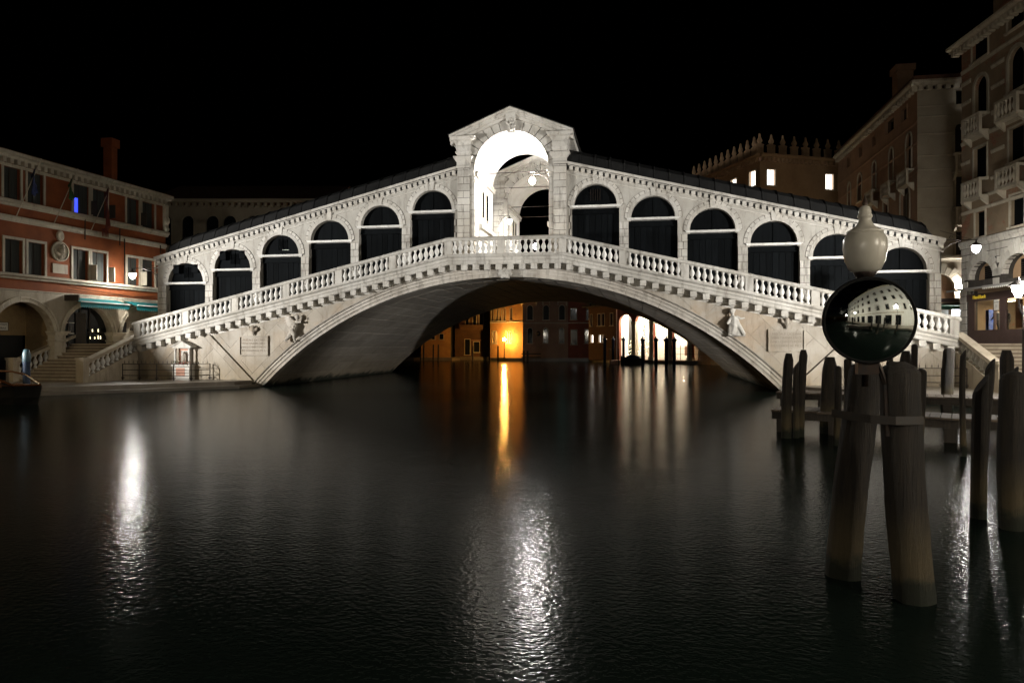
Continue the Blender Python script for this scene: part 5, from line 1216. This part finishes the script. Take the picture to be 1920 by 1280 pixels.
lit_tree(2.0, -.9, 4.6, .75, 'thinner tree with fairy lights in the leftmost bright arch')
lit_tree(3.6, -.9, 4.9, .85, 'fuller tree with fairy lights in the second bright arch')
# far lamp post, timber barrier, moored boat, striped poles
lp = thing('street_lamp', 'amber street lamp on a post before the gothic house under the arch', 'street lamp', (-12.3, 64.6, .45))
mb = MB(); mb.tube([(-12.3, 64.6, .45), (-12.3, 64.6, 3.0)], [.09, .05], 8); mb.lathe([(.16, .4), (.16, .5), (.1, .6)], (-12.3, 64.6, .0), 8); part('lamp_post', mb, M['iron'], lp)
mb = MB(); mb.ball((-12.3, 64.6, 3.15), .2, 12, 8, 1, 1, 1.2); part('lamp_globe', mb, M['lamp_o'], lp, smooth=True)
br = thing('timber_barrier', 'dark timber mooring rail standing in the water before the far houses', 'barrier', (-8.6, 62.8, 0))
for x in (-9.1, -8.55): mb = MB(); mb.box((x - .13, 62.6, -1), (x + .13, 62.9, 1.5)); part('post', mb, M['darkwood'], br)
for z in (.5, 1.0): mb = MB(); mb.box((-9.4, 62.5, z), (-6.6, 62.6, z + .14)); part('rail', mb, M['darkwood'], br)
pp = MB(); pp.lathe([(.13, -1), (.13, 3.6), (.16, 3.62), (.16, 3.66), (.2, 3.75), (.22, 3.85), (.16, 3.95), (.08, 4.02), (.03, 4.3), (.02, 4.32)], seg=10)
m, t_, b_ = nodes('striped_pole_paint'); wv = N(t_, 'ShaderNodeTexWave', wave_type='BANDS', bands_direction='DIAGONAL'); wv.inputs['Scale'].default_value = .5; L(t_, pos(t_), wv.inputs['Vector']); L(t_, mix(t_, ramp(t_, wv.outputs[0], .45, .55), (.008, .02, .06), (.02, .04, .09)), b_.inputs['Base Color']); b_.inputs['Roughness'].default_value = .4
ppm = lmesh('striped_pole', pp, m, True)
for k, (x, y, hs) in enumerate(((3.19, 46.77, 3.41), (3.82, 56.62, 3.52), (5.37, 47.16, 3.41), (7.55, 36.17, 3.29), (8.83, 33.25, 3.26), (9.76, 31.93, 3.24), (10.42, 29.95, 3.22))):
    o = tag(piece('striped_pole', ppm, None, (x, y, 0)), ['dark blue mooring pole leftmost of its row beyond the bridge', 'dark blue mooring pole second from the left beyond the bridge', 'dark blue mooring pole before the leftmost bright arch', 'dark blue mooring pole beside the moored covered boat', 'dark blue mooring pole before the third bright arch', 'slightly leaning blue mooring pole before a loggia column', 'tallest looking blue mooring pole rightmost of the row'][k], 'mooring pole', 'onion topped mooring poles beyond the bridge')
    o.scale = (1.25, 1.25, hs / 4.32)
bt = thing('moored_boat', 'dark moored boat with a blue cover before the bright loggia', 'boat', (6.2, 48, 0), rotz=0)
mb = MB(); mb.loft([[(5 + k * .62, 48.0 - w_, .75 + e), (5 + k * .62, 48 - w_ * .7, -.2), (5 + k * .62, 48 + w_ * .7, -.2), (5 + k * .62, 48 + w_, .75 + e)] for k, w_, e in ((0, .05, .35), (1, .5, .15), (2, .75, .0), (3, .8, 0), (4, .7, .05))]); part('hull', mb, M['blackpaint'], bt)
mb = MB(); mb.loft([[(5.7 + k * .55, 48 - .7, .75), (5.7 + k * .55, 48 - .35, 1.05 + .12 * math.sin(k * 1.3)), (5.7 + k * .55, 48.35, 1.05 + .12 * math.sin(k * 1.3)), (5.7 + k * .55, 48.7, .75)] for k in range(4)]); part('boat_cover', mb, M['tar'], bt)
ld = thing('landing_stage', 'small amber lit timber landing stage between the far mooring poles', 'landing stage', (4.3, 50, 0))
mb = MB(); mb.box((3.6, 50, -.5), (4.9, 50.8, .5)); part('platform', mb, M['brass'], ld)
for x in (3.7, 4.75): mb = MB(); mb.box((x - .06, 49.9, -.5), (x + .06, 50.02, 1.9)); part('post', mb, M['darkwood'], ld)
for k, (x, y, h) in enumerate(((-23.4, 59.2, 2.4), (-22.9, 59.0, 2.6), (-21.6, 59.4, 2.4), (-20.9, 59.5, 2.4), (-16.2, 60.8, 2.2), (-14.0, 62.0, 2.0), (-12.75, 61.9, 2.2))):
    mb = MB(); mb.tube([(x, y, -1), (x + .05, y, h)], [.14, .11], 8)
    o = part('mooring_post', mb, M['darkwood'], None, loc=(x, y, 0)); tag(o, ['leftmost slim mooring post before the small amber house', 'second slim mooring post before the small amber house', 'mooring post before the door of the small amber house', 'mooring post at the right corner of the small amber house', 'mooring post before the dark gothic house', 'mooring post left of the amber street lamp', 'mooring post right beside the amber street lamp'][k], 'mooring post', 'mooring posts before the far left houses')

# ------------------------------------------------------------------ left quay: shrine, railing, boat, blue post
sh = thing('wall_shrine', 'small stone wall shrine with a white statue and flowers under the left parapet', 'shrine', (-19.25, -.5, QZ))
sx, sy = -19.25, -.13
mb = MB(); mb.box((sx - .62, sy - .55, QZ), (sx + .62, sy + .2, 1.32)); mb.box((sx - .68, sy - .6, 1.32), (sx + .68, sy + .2, 1.42)); part('altar_block', mb, M['istrian'], sh)
mb = MB(); mb.box((sx - .34, sy - .565, QZ + .25), (sx + .3, sy - .54, 1.2)); part('altar_panel', mb, plain('rose_marble', (.42, .2, .12), .6, c2=(.32, .14, .08), scale=4), sh)
mb = MB(); mb.box((sx - .42, sy - .1, 1.42), (sx + .42, sy + .2, 2.6)); part('niche_back', mb, M['istrian'], sh)
mb = MB(); mb.box((sx - .42, sy - .16, 1.42), (sx - .3, sy - .09, 2.5)); mb.box((sx + .3, sy - .16, 1.42), (sx + .42, sy - .09, 2.5)); mb.box((sx - .42, sy - .16, 2.38), (sx + .42, sy - .09, 2.52)); part('niche_surround', mb, bpy.data.materials['rose_marble'], sh)
for s in (-1, 1):
    mb = MB(); mb.lathe([(.1, 0), (.1, .06), (.075, .1), (.07, .95), (.09, 1.0), (.11, 1.06)], (sx + s * .52, sy - .38, 1.44), 10); part('column', mb, M['istrian'], sh, smooth=True)
    mb = MB(); mb.loft([[(sx + s * xx, yy, 2.98 - .5 * xx + dz) for yy, dz in ((sy + .2, 0), (sy - .55, 0), (sy - .6, .08), (sy + .2, .08))] for xx in (0, .78)]); part('pediment_cornice', mb, M['istrian'], sh)
mb = MB(); mb.extr([(sx - .68, sy - .5, 2.54), (sx + .68, sy - .5, 2.54), (sx + .68, sy - .5, 2.63), (sx, sy - .5, 2.97), (sx - .68, sy - .5, 2.63)], (0, .6, 0)); part('pediment', mb, M['istrian'], sh)
mb = MB(); mb.tube([(sx, sy - .25, 1.42), (sx, sy - .25, 1.8), (sx + .02, sy - .25, 2.1)], [.17, .13, .1], 8); mb.ball((sx + .02, sy - .27, 2.22), .085, 8, 6); mb.tube([(sx - .1, sy - .28, 2.02), (sx - .06, sy - .38, 1.9)], .04, 5); mb.tube([(sx + .02, sy - .23, 2.3), (sx + .13, sy - .22, 2.05), (sx + .15, sy - .23, 1.6)], [.06, .07, .06], 6)
fuse('statue', mb, .022, M['ring'], sh)
fl = [plain('red_flowers', (.3, .02, .02), .7), plain('shrine_leaves', (.04, .09, .02), .7), plain('pale_flowers', (.5, .4, .3), .7)]
for j, mt in enumerate(fl):
    mb = MB()
    for k in range(60):
        p = Vector((sx + rnd.uniform(-.62, .62), sy - rnd.uniform(.3, .58), 1.44 + rnd.uniform(0, .22))); u = Vector((rnd.gauss(0, 1), rnd.gauss(0, 1), rnd.gauss(0, 1))).normalized() * .06; v = Vector((rnd.gauss(0, 1), rnd.gauss(0, 1), rnd.gauss(0, 1))).normalized() * .05
        mb.add([p, p + u, p + u + v, p + v], [(0, 1, 2, 3)])
    tag(part('flowers', mb, mt, sh, recalc=False), kind='stuff')
sh.scale = (.88, .88, .86)
spike = MB(); spike.lathe([(.012, 0), (.014, .08), (.03, .1), (.012, .13), (.004, .24)], seg=6); spm = lmesh('spike', spike, M['iron'])
def railing(pts, label, step=.26, ht=.95):
    t = thing('iron_railing', label, 'railing', (pts[0][0], pts[0][1], QZ))
    for (x0, y0), (x1, y1) in zip(pts[:-1], pts[1:]):
        ln = math.hypot(x1 - x0, y1 - y0)
        for z in (.28, .6, ht): mb = MB(); mb.tube([(x0, y0, QZ + z), (x1, y1, QZ + z)], .018, 5); part('rail', mb, M['iron'], t)
        n = max(1, round(ln / 1.25))
        for k in range(n + 1):
            x, y = x0 + (x1 - x0) * k / n, y0 + (y1 - y0) * k / n
            mb = MB(); mb.tube([(x, y, QZ), (x, y, QZ + ht)], .026, 6); po = part('post', mb, M['iron'], t)
            mb = MB(); scroll(mb, x + .03, y, QZ + .12, .09); scroll(mb, x - .03, y, QZ + .12, .09, -1); part('scroll', mb, M['iron'], po)
        n = int(ln / step)
        for k in range(n): piece('spike', spm, t, (x0 + (x1 - x0) * (k + .5) / n, y0 + (y1 - y0) * (k + .5) / n, QZ + ht))
railing([(-22.4, -1.5), (-18.0, -1.5), (-17.6, -.3)], 'low black iron railing with spikes round the shrine on the left quay')
railing([(17.6, -.3), (18.0, -1.5), (22.4, -1.5)], 'low black iron railing with spikes at the foot of the right parapet')
# boat with a wooden rail
bo = thing('motor_boat', 'dark moored motor boat with varnished windscreen rail at the left edge', 'boat', (-19.5, -12.9, 0))
fx, fy = -17.0, -12.9      # bow, pointing right
mb = MB(); rows = []
for k in range(9):
    f = k / 8; x = fx - 7.0 * f; w_ = 1.05 * min(1, (f * 2.3) ** .6 + .02); sh_ = .78 - .1 * f
    rows.append([(x, fy - w_ + .6 * f, sh_), (x - .1, fy - w_ * .86 + .6 * f, .3), (x - .25, fy - w_ * .6 + .6 * f, -.25), (x - .25, fy + w_ * .6 + .6 * f, -.25), (x - .1, fy + w_ * .86 + .6 * f, .3), (x, fy + w_ + .6 * f, sh_)])
mb.loft(rows); part('hull', mb, M['blackpaint'], bo)
mb = MB(); mb.tube([(fx - 7.0 * k / 8, fy - 1.05 * min(1, (k / 8 * 2.3) ** .6 + .02) + .6 * k / 8, .8 - .1 * k / 8) for k in range(9)], .035, 6); part('gunwale', mb, M['varnish'], bo)
mb = MB(); mb.tube([(fx - .8, fy - .55, .8), (fx - 1.25, fy - .7, 1.0), (fx - 1.7, fy - .75, 1.18), (fx - 2.6, fy - .7, 1.3), (fx - 5, fy - .6, 1.34)], .045, 8); mb.tube([(fx - .8, fy + .75, .8), (fx - 1.7, fy + .95, 1.18), (fx - 2.6, fy + 1.1, 1.3), (fx - 5, fy + 1.3, 1.34)], .045, 8); part('windscreen_rail', mb, M['varnish'], bo)
mb = MB(); mb.tube([(fx - 1.25, fy - .7, .7), (fx - 1.25, fy - .7, 1.0)], .03, 6); part('stanchion', mb, M['varnish'], bo)
mb = MB(); mb.quad((fx - .85, fy - .55, .8), (fx - 5, fy - .6, .72), (fx - 5, fy - .6, 1.32), (fx - 1.7, fy - .75, 1.16)); part('windscreen', mb, M['glass'], bo, recalc=False)
mb = MB(); mb.loft([[(fx - .3, fy - .2, .79), (fx - .3, fy + .2, .79), (fx - .3, fy, .83)], [(fx - 1.2, fy - .6, .78), (fx - 1.2, fy + .75, .78), (fx - 1.2, fy, .88)]]); part('foredeck', mb, M['varnish'], bo)
bp = thing('blue_post', 'blue painted mooring post with a worn top in front of the left steps', 'mooring post', (-20.73, -9.82, 0))
mb = MB(); mb.lathe([(.15, -1), (.155, .8), (.15, 1.55), (.17, 1.65), (.165, 2.0), (.11, 2.2), (.04, 2.24)], (-20.73, -9.82, 0), 14); part('painted_post', mb, M['tar'], bp, smooth=True)
mb = MB(); mb.lathe([(.158, 0), (.176, .1), (.171, .42), (.12, .6), (.05, .65)], (-20.73, -9.82, 1.6), 14); part('worn_cap', mb, plain('worn_green_blue', (.01, .04, .06), .5, c2=(.05, .09, .1), scale=7), bp, smooth=True)

# ------------------------------------------------------------------ right bank lamps
hanging_lamp('wall_lantern', (24.28, 2.0, 7.42), -1.7, 'lantern hanging on a long scrolled bracket off the right end of the bridge', r=.2, m='lamp_w')
sl = thing('street_lamp', 'ornate twin armed street lamp with lit lanterns in front of the right shops', 'street lamp', (22.05, -7.3, QZ))
lx, ly = 22.05, -7.3
mb = MB(); mb.lathe([(.22, 0), (.22, .12), (.15, .2), (.12, .5), (.07, .6), (.06, 2.6), (.09, 2.65), (.05, 2.7), (.045, 3.6)], (lx, ly, QZ), 10); part('lamp_post', mb, M['iron'], sl, smooth=True)
for s, zz in ((-.2, 4.62), (.42, 5.4)):
    mb = MB(); mb.tube([(lx, ly, 3.6), (lx + s * .6, ly, 3.75), (lx + s, ly, zz - .36)], .03, 6); scroll(mb, lx + s * .5, ly, 3.9, .14, 1 if s > 0 else -1); part('arm', mb, M['iron'], sl)
    mb = MB(); mb.lathe([(.09, -.3), (.2, -.05), (.23, .08), (.15, .26), (.06, .32)], (lx + s, ly, zz), 10); part('lamp_globe', mb, M['lamp_w'], sl, smooth=True)
    mb = MB(); mb.lathe([(.09, -.36), (.12, -.3), (.06, -.28)], (lx + s, ly, zz), 8); mb.lathe([(.36, .14), (.365, .17), (.12, .34), (.08, .36), (.02, .5)], (lx + s, ly, zz), 12); part('lamp_cap', mb, M['iron'], sl)

# ------------------------------------------------------------------ mooring piles
def pile(bot, top, d, label, seed, cap='chamfer', group=None, ln=0):
    r = random.Random(seed); b, t = Vector((*bot, -1.2)), Vector(top); seg = 16; rings = []
    ax = (t - Vector((*bot, 0))); b = Vector((*bot, 0)) - ax * (1.2 / ax.z)
    ph = [r.uniform(0, 6.28) for _ in range(4)]; H = (t - b).length; nr = 16
    for k in range(nr + 1):
        f = k / nr; c = b.lerp(t, f) + Vector((.02 * math.sin(f * 5 + ph[0]), .02 * math.sin(f * 4 + ph[1]), 0)); tap = d / 2 * (1.06 - .1 * f)
        row = []
        for i in range(seg):
            a = 2 * PI * i / seg; rr = tap * (1 + .06 * math.sin(3 * a + ph[2] + f * 2) + .045 * math.sin(7 * a + ph[3] + f) + r.uniform(-.035, .035))
            row.append(c + Vector((rr * math.cos(a), rr * math.sin(a), 0)))
        rings.append(row)
    if cap == 'chamfer':
        top_c = t + Vector((0, 0, d * .45)); c = t
        rings.append([c + (p - c) * .62 + Vector((0, 0, d * .75)) for p in rings[-1]])
    elif cap == 'cut':
        rings[-1] = [p + Vector((0, 0, (p.x - t.x) * 1.4)) for p in rings[-1]]
    elif cap == 'round':
        c = t; rings.append([c + (p - c) * .8 + Vector((0, 0, d * .18)) for p in rings[-1]]); rings.append([c + (p - c) * .4 + Vector((0, 0, d * .24)) for p in rings[-1]])
    mb = MB(); mb.loft(rings)
    o = part('mooring_pile', mb, M['pile'], None, loc=(*bot, 0), smooth=False)
    for p in o.data.polygons: p.use_smooth = len(p.vertices) == 4
    return tag(o, label, 'mooring pile', group)
G = 'timber mooring piles on the right'
pile((11.0, -18.56), (11.07, -18.55, 2.05), .25, 'chamfered pile at the left of the leftmost cluster of three', 1, group=G)
pile((11.24, -18.50), (11.27, -18.50, 1.95), .15, 'shortest slim pile in the middle of the leftmost cluster', 2, 'cut', G)
pile((11.42, -18.17), (11.52, -18.15, 2.17), .21, 'tallest pile at the right of the leftmost cluster', 3, group=G)
pile((12.34, -17.29), (12.4, -17.28, 1.82), .40, 'thick chamfered pile left of the mirror over the dock end', 4, group=G)
pile((11.95, -19.8), (11.96, -19.8, 1.9), .16, 'slim round topped pile leaning against the thick chamfered one', 5, 'round', G)
pile((14.25, -12.19), (14.27, -12.18, 1.9), .28, 'pile half hidden behind the lower left rim of the mirror', 6, 'round', G)
pile((9.34, -30.24), (9.55, -30.2, 2.2), .34, 'big leaning pile at the left of the mirror stand with pale tide mark', 7, 'round', G)
pile((9.80, -30.88), (9.64, -30.9, 2.2), .36, 'big leaning pile right below the mirror with bleached grain', 8, 'round', G)
pile((9.87, -30.2), (9.76, -30.24, 2.3), .07, 'thin pointed stake right behind the mirror stand', 9, 'cut', G)
pile((16.22, -11.84), (16.22, -11.84, 1.95), .40, 'thick chamfered pile standing right of the mirror bottom', 10, group=G)
pile((15.82, -13.62), (15.85, -13.62, 2.42), .20, 'pale thin pile reaching highest right of the mirror', 11, 'round', G)
pile((13.41, -20.84), (13.46, -20.83, 1.85), .24, 'blunt brown pile just right of the mirror stand', 12, 'round', G)
pile((19.02, -8.0), (19.1, -7.99, 2.2), .42, 'thick round topped pile by the rear walkway before the railing', 13, 'round', G)
pile((14.23, -21.08), (14.26, -21.08, 2.3), .12, 'thin dark pile with slanted top before the front walkway', 14, 'cut', G)
pile((11.93, -27.19), (12.0, -27.17, 1.95), .20, 'forked pile with broken slanted top left of the edge pile', 15, 'cut', G)
pile((11.98, -27.12), (12.12, -27.1, 2.17), .13, 'thin split pile leaning out of the forked pile', 16, 'cut', G)
pile((16.25, -18.56), (16.25, -18.56, 2.1), .31, 'chamfered dark pile before the right steps', 17, group=G)
pile((12.14, -27.72), (12.17, -27.72, 2.0), .36, 'warm lit pile cut by the right picture edge', 18, 'round', G)
pile((16.6, -18.0), (16.65, -18.0, 1.7), .3, 'shorter pile right behind the chamfered pile before the steps', 19, 'cut', G)

# ------------------------------------------------------------------ timber walkways
def walkway(p, q, wd, label, zt=.62):
    p, q = Vector((*p, 0)), Vector((*q, 0)); d = (q - p).normalized(); fr = Fr(p, d, (d.y, -d.x)); ln = (q - p).length
    t = thing('timber_walkway', label, 'walkway', fr((0, 0, 0)))
    n = int(ln / .24)
    for k in range(n):
        s = ln * k / n; mb = MB(fr); dz = rnd.uniform(-.01, .01); mb.box((s + .008, -wd + rnd.uniform(-.03, .03), zt - .05 + dz), (s + ln / n - .008, rnd.uniform(-.02, .03), zt + dz)); part('plank', mb, M['wood'], t)
    for o in (-.12, -wd / 2, -wd + .12): mb = MB(fr); mb.box((0.02, o - .07, zt - .26), (ln, o + .07, zt - .06)); part('beam', mb, M['darkwood'], t)
    s = .3
    while s < ln:
        for o in (-.15, -wd + .15): mb = MB(fr); mb.box((s - .14, o - .14, -1.2), (s + .14, o + .14, zt - .26)); part('support', mb, M['darkwood'], t)
        s += 1.35
walkway((10.85, -17.15), (17.6, -19.9), 1.5, 'front timber walkway over the water with plank deck')
walkway((12.4, -9.3), (20.9, -12.3), 1.7, 'rear timber walkway nearer the right quay')

# ------------------------------------------------------------------ traffic mirror and lamp on the pile stand
mc = Vector((9.255, -31.34, 2.70)); mr = .388
mn = Vector((CAM_P.x - mc.x + 1.5, CAM_P.y - mc.y, -.35)).normalized()
tm = thing('convex_mirror', 'big round convex traffic mirror with black rim mounted on the mooring piles', 'mirror', mc)
ma = mn.cross(Vector((0, 0, 1))).normalized(); mu = ma.cross(mn)
Q = lambda r, a, h_: mc + ma * (r * math.cos(a)) + mu * (r * math.sin(a)) + mn * h_
RC = .62
mb = MB(); rows = []
for k in range(17):
    r = mr * (k / 16) if k else .002; hgt = math.sqrt(RC * RC - r * r) - math.sqrt(RC * RC - mr * mr)
    rows.append([Q(r, 2 * PI * i / 64, hgt) for i in range(64)])
mb.loft(rows, cap=False)
m, t_, b_ = nodes('convex_mirror_face'); b_.inputs['Metallic'].default_value = 1; b_.inputs['Base Color'].default_value = (.72, .78, .76, 1)
L(t_, ramp(t_, noise(t_, 30, 6, .8), .5, .9), b_.inputs['Roughness']); 
rr_ = N(t_, 'ShaderNodeMapRange'); L(t_, noise(t_, 14, 8, .75), rr_.inputs['Value']); rr_.inputs['From Min'].default_value = .5; rr_.inputs['From Max'].default_value = .8; rr_.inputs['To Min'].default_value = .03; rr_.inputs['To Max'].default_value = .3; L(t_, rr_.outputs[0], b_.inputs['Roughness'])
part('mirror_face', mb, m, tm, smooth=True)
mb = MB(); mb.loft([[Q(mr + e, 2 * PI * i / 64, h_) for i in range(64)] for e, h_ in ((-.006, .01), (.0, .018), (.01, .012), (.014, -.02), (.006, -.1), (-.1, -.16), (-.3, -.18))]); part('mirror_back', mb, plain('matt_black_rim', (.008, .008, .008), .8, spec=.1), tm, smooth=True)
mb = MB(); mb.tube([mc - mn * .15, mc - mn * .25 - Vector((0, 0, .1)), Vector((9.5, -31.0, 2.1)), Vector((9.52, -31.0, 1.6))], .03, 8); mb.box((9.17, -31.3, 2.2), (9.35, -31.2, 2.34)); part('mirror_bracket', mb, M['iron'], tm)
st = thing('iron_strap', 'grey iron strap binding the two big piles of the mirror stand', 'strap', (9.5, -30.6, 1.78))
mb = MB(); mb.loft([[Vector(p) + Vector((0, 0, z)) for p in ((9.16, -30.42, 0), (9.36, -31.02, 0), (9.55, -31.13, 0), (9.82, -31.05, 0))] for z in (1.72, 1.8)] , closed=False); mb.add([Vector(p) + Vector((0, .012, z)) for z in (1.72, 1.8) for p in ((9.16, -30.42, 0), (9.36, -31.02, 0), (9.55, -31.13, 0), (9.82, -31.05, 0))], [(0, 1, 5, 4), (1, 2, 6, 5), (2, 3, 7, 6)])
part('strap_band', mb, plain('grey_strap', (.03, .029, .027), .7, .2, c2=(.04, .028, .02), scale=6), st, recalc=False)
# opal lamp above the mirror
ol = thing('opal_lamp', 'unlit grey opal lamp with bell shaped top standing above the mirror', 'lamp', (9.33, -30.95, 2.0))
cx, cy, cz = 9.33, -30.95, 3.17
mb = MB(); mb.lathe([(.085, .0), (.14, .03), (.18, .12), (.2, .24), (.195, .33), (.165, .385), (.16, .39)], (cx, cy, cz), 24); part('lamp_globe', mb, M['globe'], ol, smooth=True)
mb = MB(); mb.lathe([(.162, .385), (.165, .405), (.13, .425), (.085, .455), (.06, .5), (.056, .53), (.068, .545), (.066, .565), (.055, .58), (.058, .6), (.045, .64), (.02, .655)], (cx, cy, cz), 24); part('bell_cap', mb, M['globe'], ol, smooth=True)
mb = MB(); mb.lathe([(.02, .65), (.025, .68), (.012, .72), (.003, .76)], (cx, cy, cz), 8); part('finial', mb, M['iron'], ol)
mb = MB(); mb.lathe([(.03, -1.1), (.03, -.12), (.055, -.09), (.085, -.03), (.105, .0), (.1, .02)], (cx, cy, cz), 16); part('lamp_stem', mb, M['iron'], ol, smooth=True)

# ------------------------------------------------------------------ behind the camera, seen in the mirror and lighting the piles
wf = thing('waterfront_house', 'pale lamp lit waterfront house on the right bank behind the viewer', 'house', (21.5, -40, 0))
WF = Fr((21.5, -38), (-.8, -.6), (-.6, .8))
ws = [(2 + 4 * k, 3.4 + 4 * k, 6, 8.2) for k in range(-3, 9)] + [(2 + 4 * k, 3.4 + 4 * k, 10, 12) for k in range(-3, 9)] + [(2 + 4 * k, 3.4 + 4 * k, 14, 16.2) for k in range(-3, 9)] + [(1.5 + 4 * k, 3.9 + 4 * k, .5, 3.9) for k in range(9)]
mb = MB(WF); wall_with_holes(mb, -12, 40, 0, 19, ws, 0, .3); part('wall', mb, M['vault'], wf, recalc=False)
for a, b, c, d in ws: window(WF, wf, a, b, c, d, mull=1 if c > 1 else 0, pane='glass' if c > 1 else 'shutter')
band(WF, wf, 0, 40, 4.6, 5, .2, n=6); band(WF, wf, 0, 40, 19, 19.5, .6, n=6, name='cornice_stone')
for k, s in enumerate((-10, -3, 4, 19, 31)):
    c = WF((s, 4.6, 0)); t = thing('quay_lamp', 'lit lamp on a post along the quay behind the viewer', 'street lamp', c, 'quay lamps behind the viewer')
    mb = MB(); mb.lathe([(.14, QZ), (.1, .8), (.05, 1.0), (.05, 5.2)], c, 8); part('lamp_post', mb, M['iron'], t)
    mb = MB(); mb.ball(c + Vector((0, 0, 5.5)), .28, 10, 7); part('lamp_globe', mb, emit('quay_lamp_glass', (1, .9, .74), 360) if 'quay_lamp_glass' not in bpy.data.materials else bpy.data.materials['quay_lamp_glass'], t, smooth=True)
for nm, lb, c, st, cl in (('unseen_lamp', 'warm lamp on a post by the left quay steps', (-24.2, -17.0, 4.2), 640, (1, .78, .45)), ('unseen_lamp', 'unseen lamp added on a post behind the left end of the bridge', (-27.5, 17.0, 4.5), 130, (1, .92, .75)), ('unseen_lamp', 'unseen lamp added on a post by the crenellated palace', (24.5, 33.5, 9.0), 260, (1, .8, .5))):  # second and third are hidden lamps added to brighten the walls behind the bridge
    t = thing(nm, lb, 'street lamp', (c[0], c[1], QZ)); mb = MB(); mb.tube([(c[0], c[1], QZ), (c[0], c[1], c[2] - .2)], .06, 8); part('lamp_post', mb, M['iron'], t)
    mb = MB(); mb.ball(c, .2, 10, 7); part('lamp_globe', mb, emit('unseen_lamp_glass', cl, st), t, smooth=True)
    if st == 640: mb = MB(); mb.lathe([(.36, .02), (.365, .04), (.1, .26), (.02, .3)], c, 12); part('lamp_cap', mb, M['iron'], t)
for k, (x, y, h_) in enumerate(((10.6, -36.2, 2.9), (9.9, -38.6, 3.1), (12.2, -37.4, 2.8), (5.0, -40.2, 3.0), (14.2, -35.6, 2.7))):
    pile((x, y), (x + .1, y, h_), .34, 'mooring pile in the water behind the viewer', 30 + k, 'round', 'mooring piles behind the viewer')
dk = thing('boarding_pontoon', 'timber boarding pontoon the picture is taken from', 'pontoon', (7, -42, 0))
for k in range(12): mb = MB(); mb.box((3.5 + .5 * k, -40.6, .75), (3.98 + .5 * k, -39.2, .8)); part('plank', mb, M['wood'], dk)
mb = MB(); mb.box((3.5, -40.6, -.6), (9.5, -39.25, .74)); part('hull', mb, M['darkwood'], dk)
for k, (l_, a_, p_, s_) in enumerate(FLOODS):
    v = Vector(l_); dr = (Vector(a_) - v).normalized()
    t = thing('floodlight', ['floodlight on a pole on the left bank', 'floodlight on a pole on the right bank'][k], 'floodlight', (v.x, v.y, QZ))
    mb = MB(); mb.tube([(v.x, v.y, QZ), (v.x, v.y, v.z - .75)], .08, 8); part('mast', mb, M['iron'], t)
    c = v - dr * .75; mb = MB(); mb.tube([c - dr * .2, c + dr * .2], [.22, .32], 12); mb.tube([(v.x, v.y, v.z - .75), c], .05, 6); part('housing', mb, M['iron'], t)
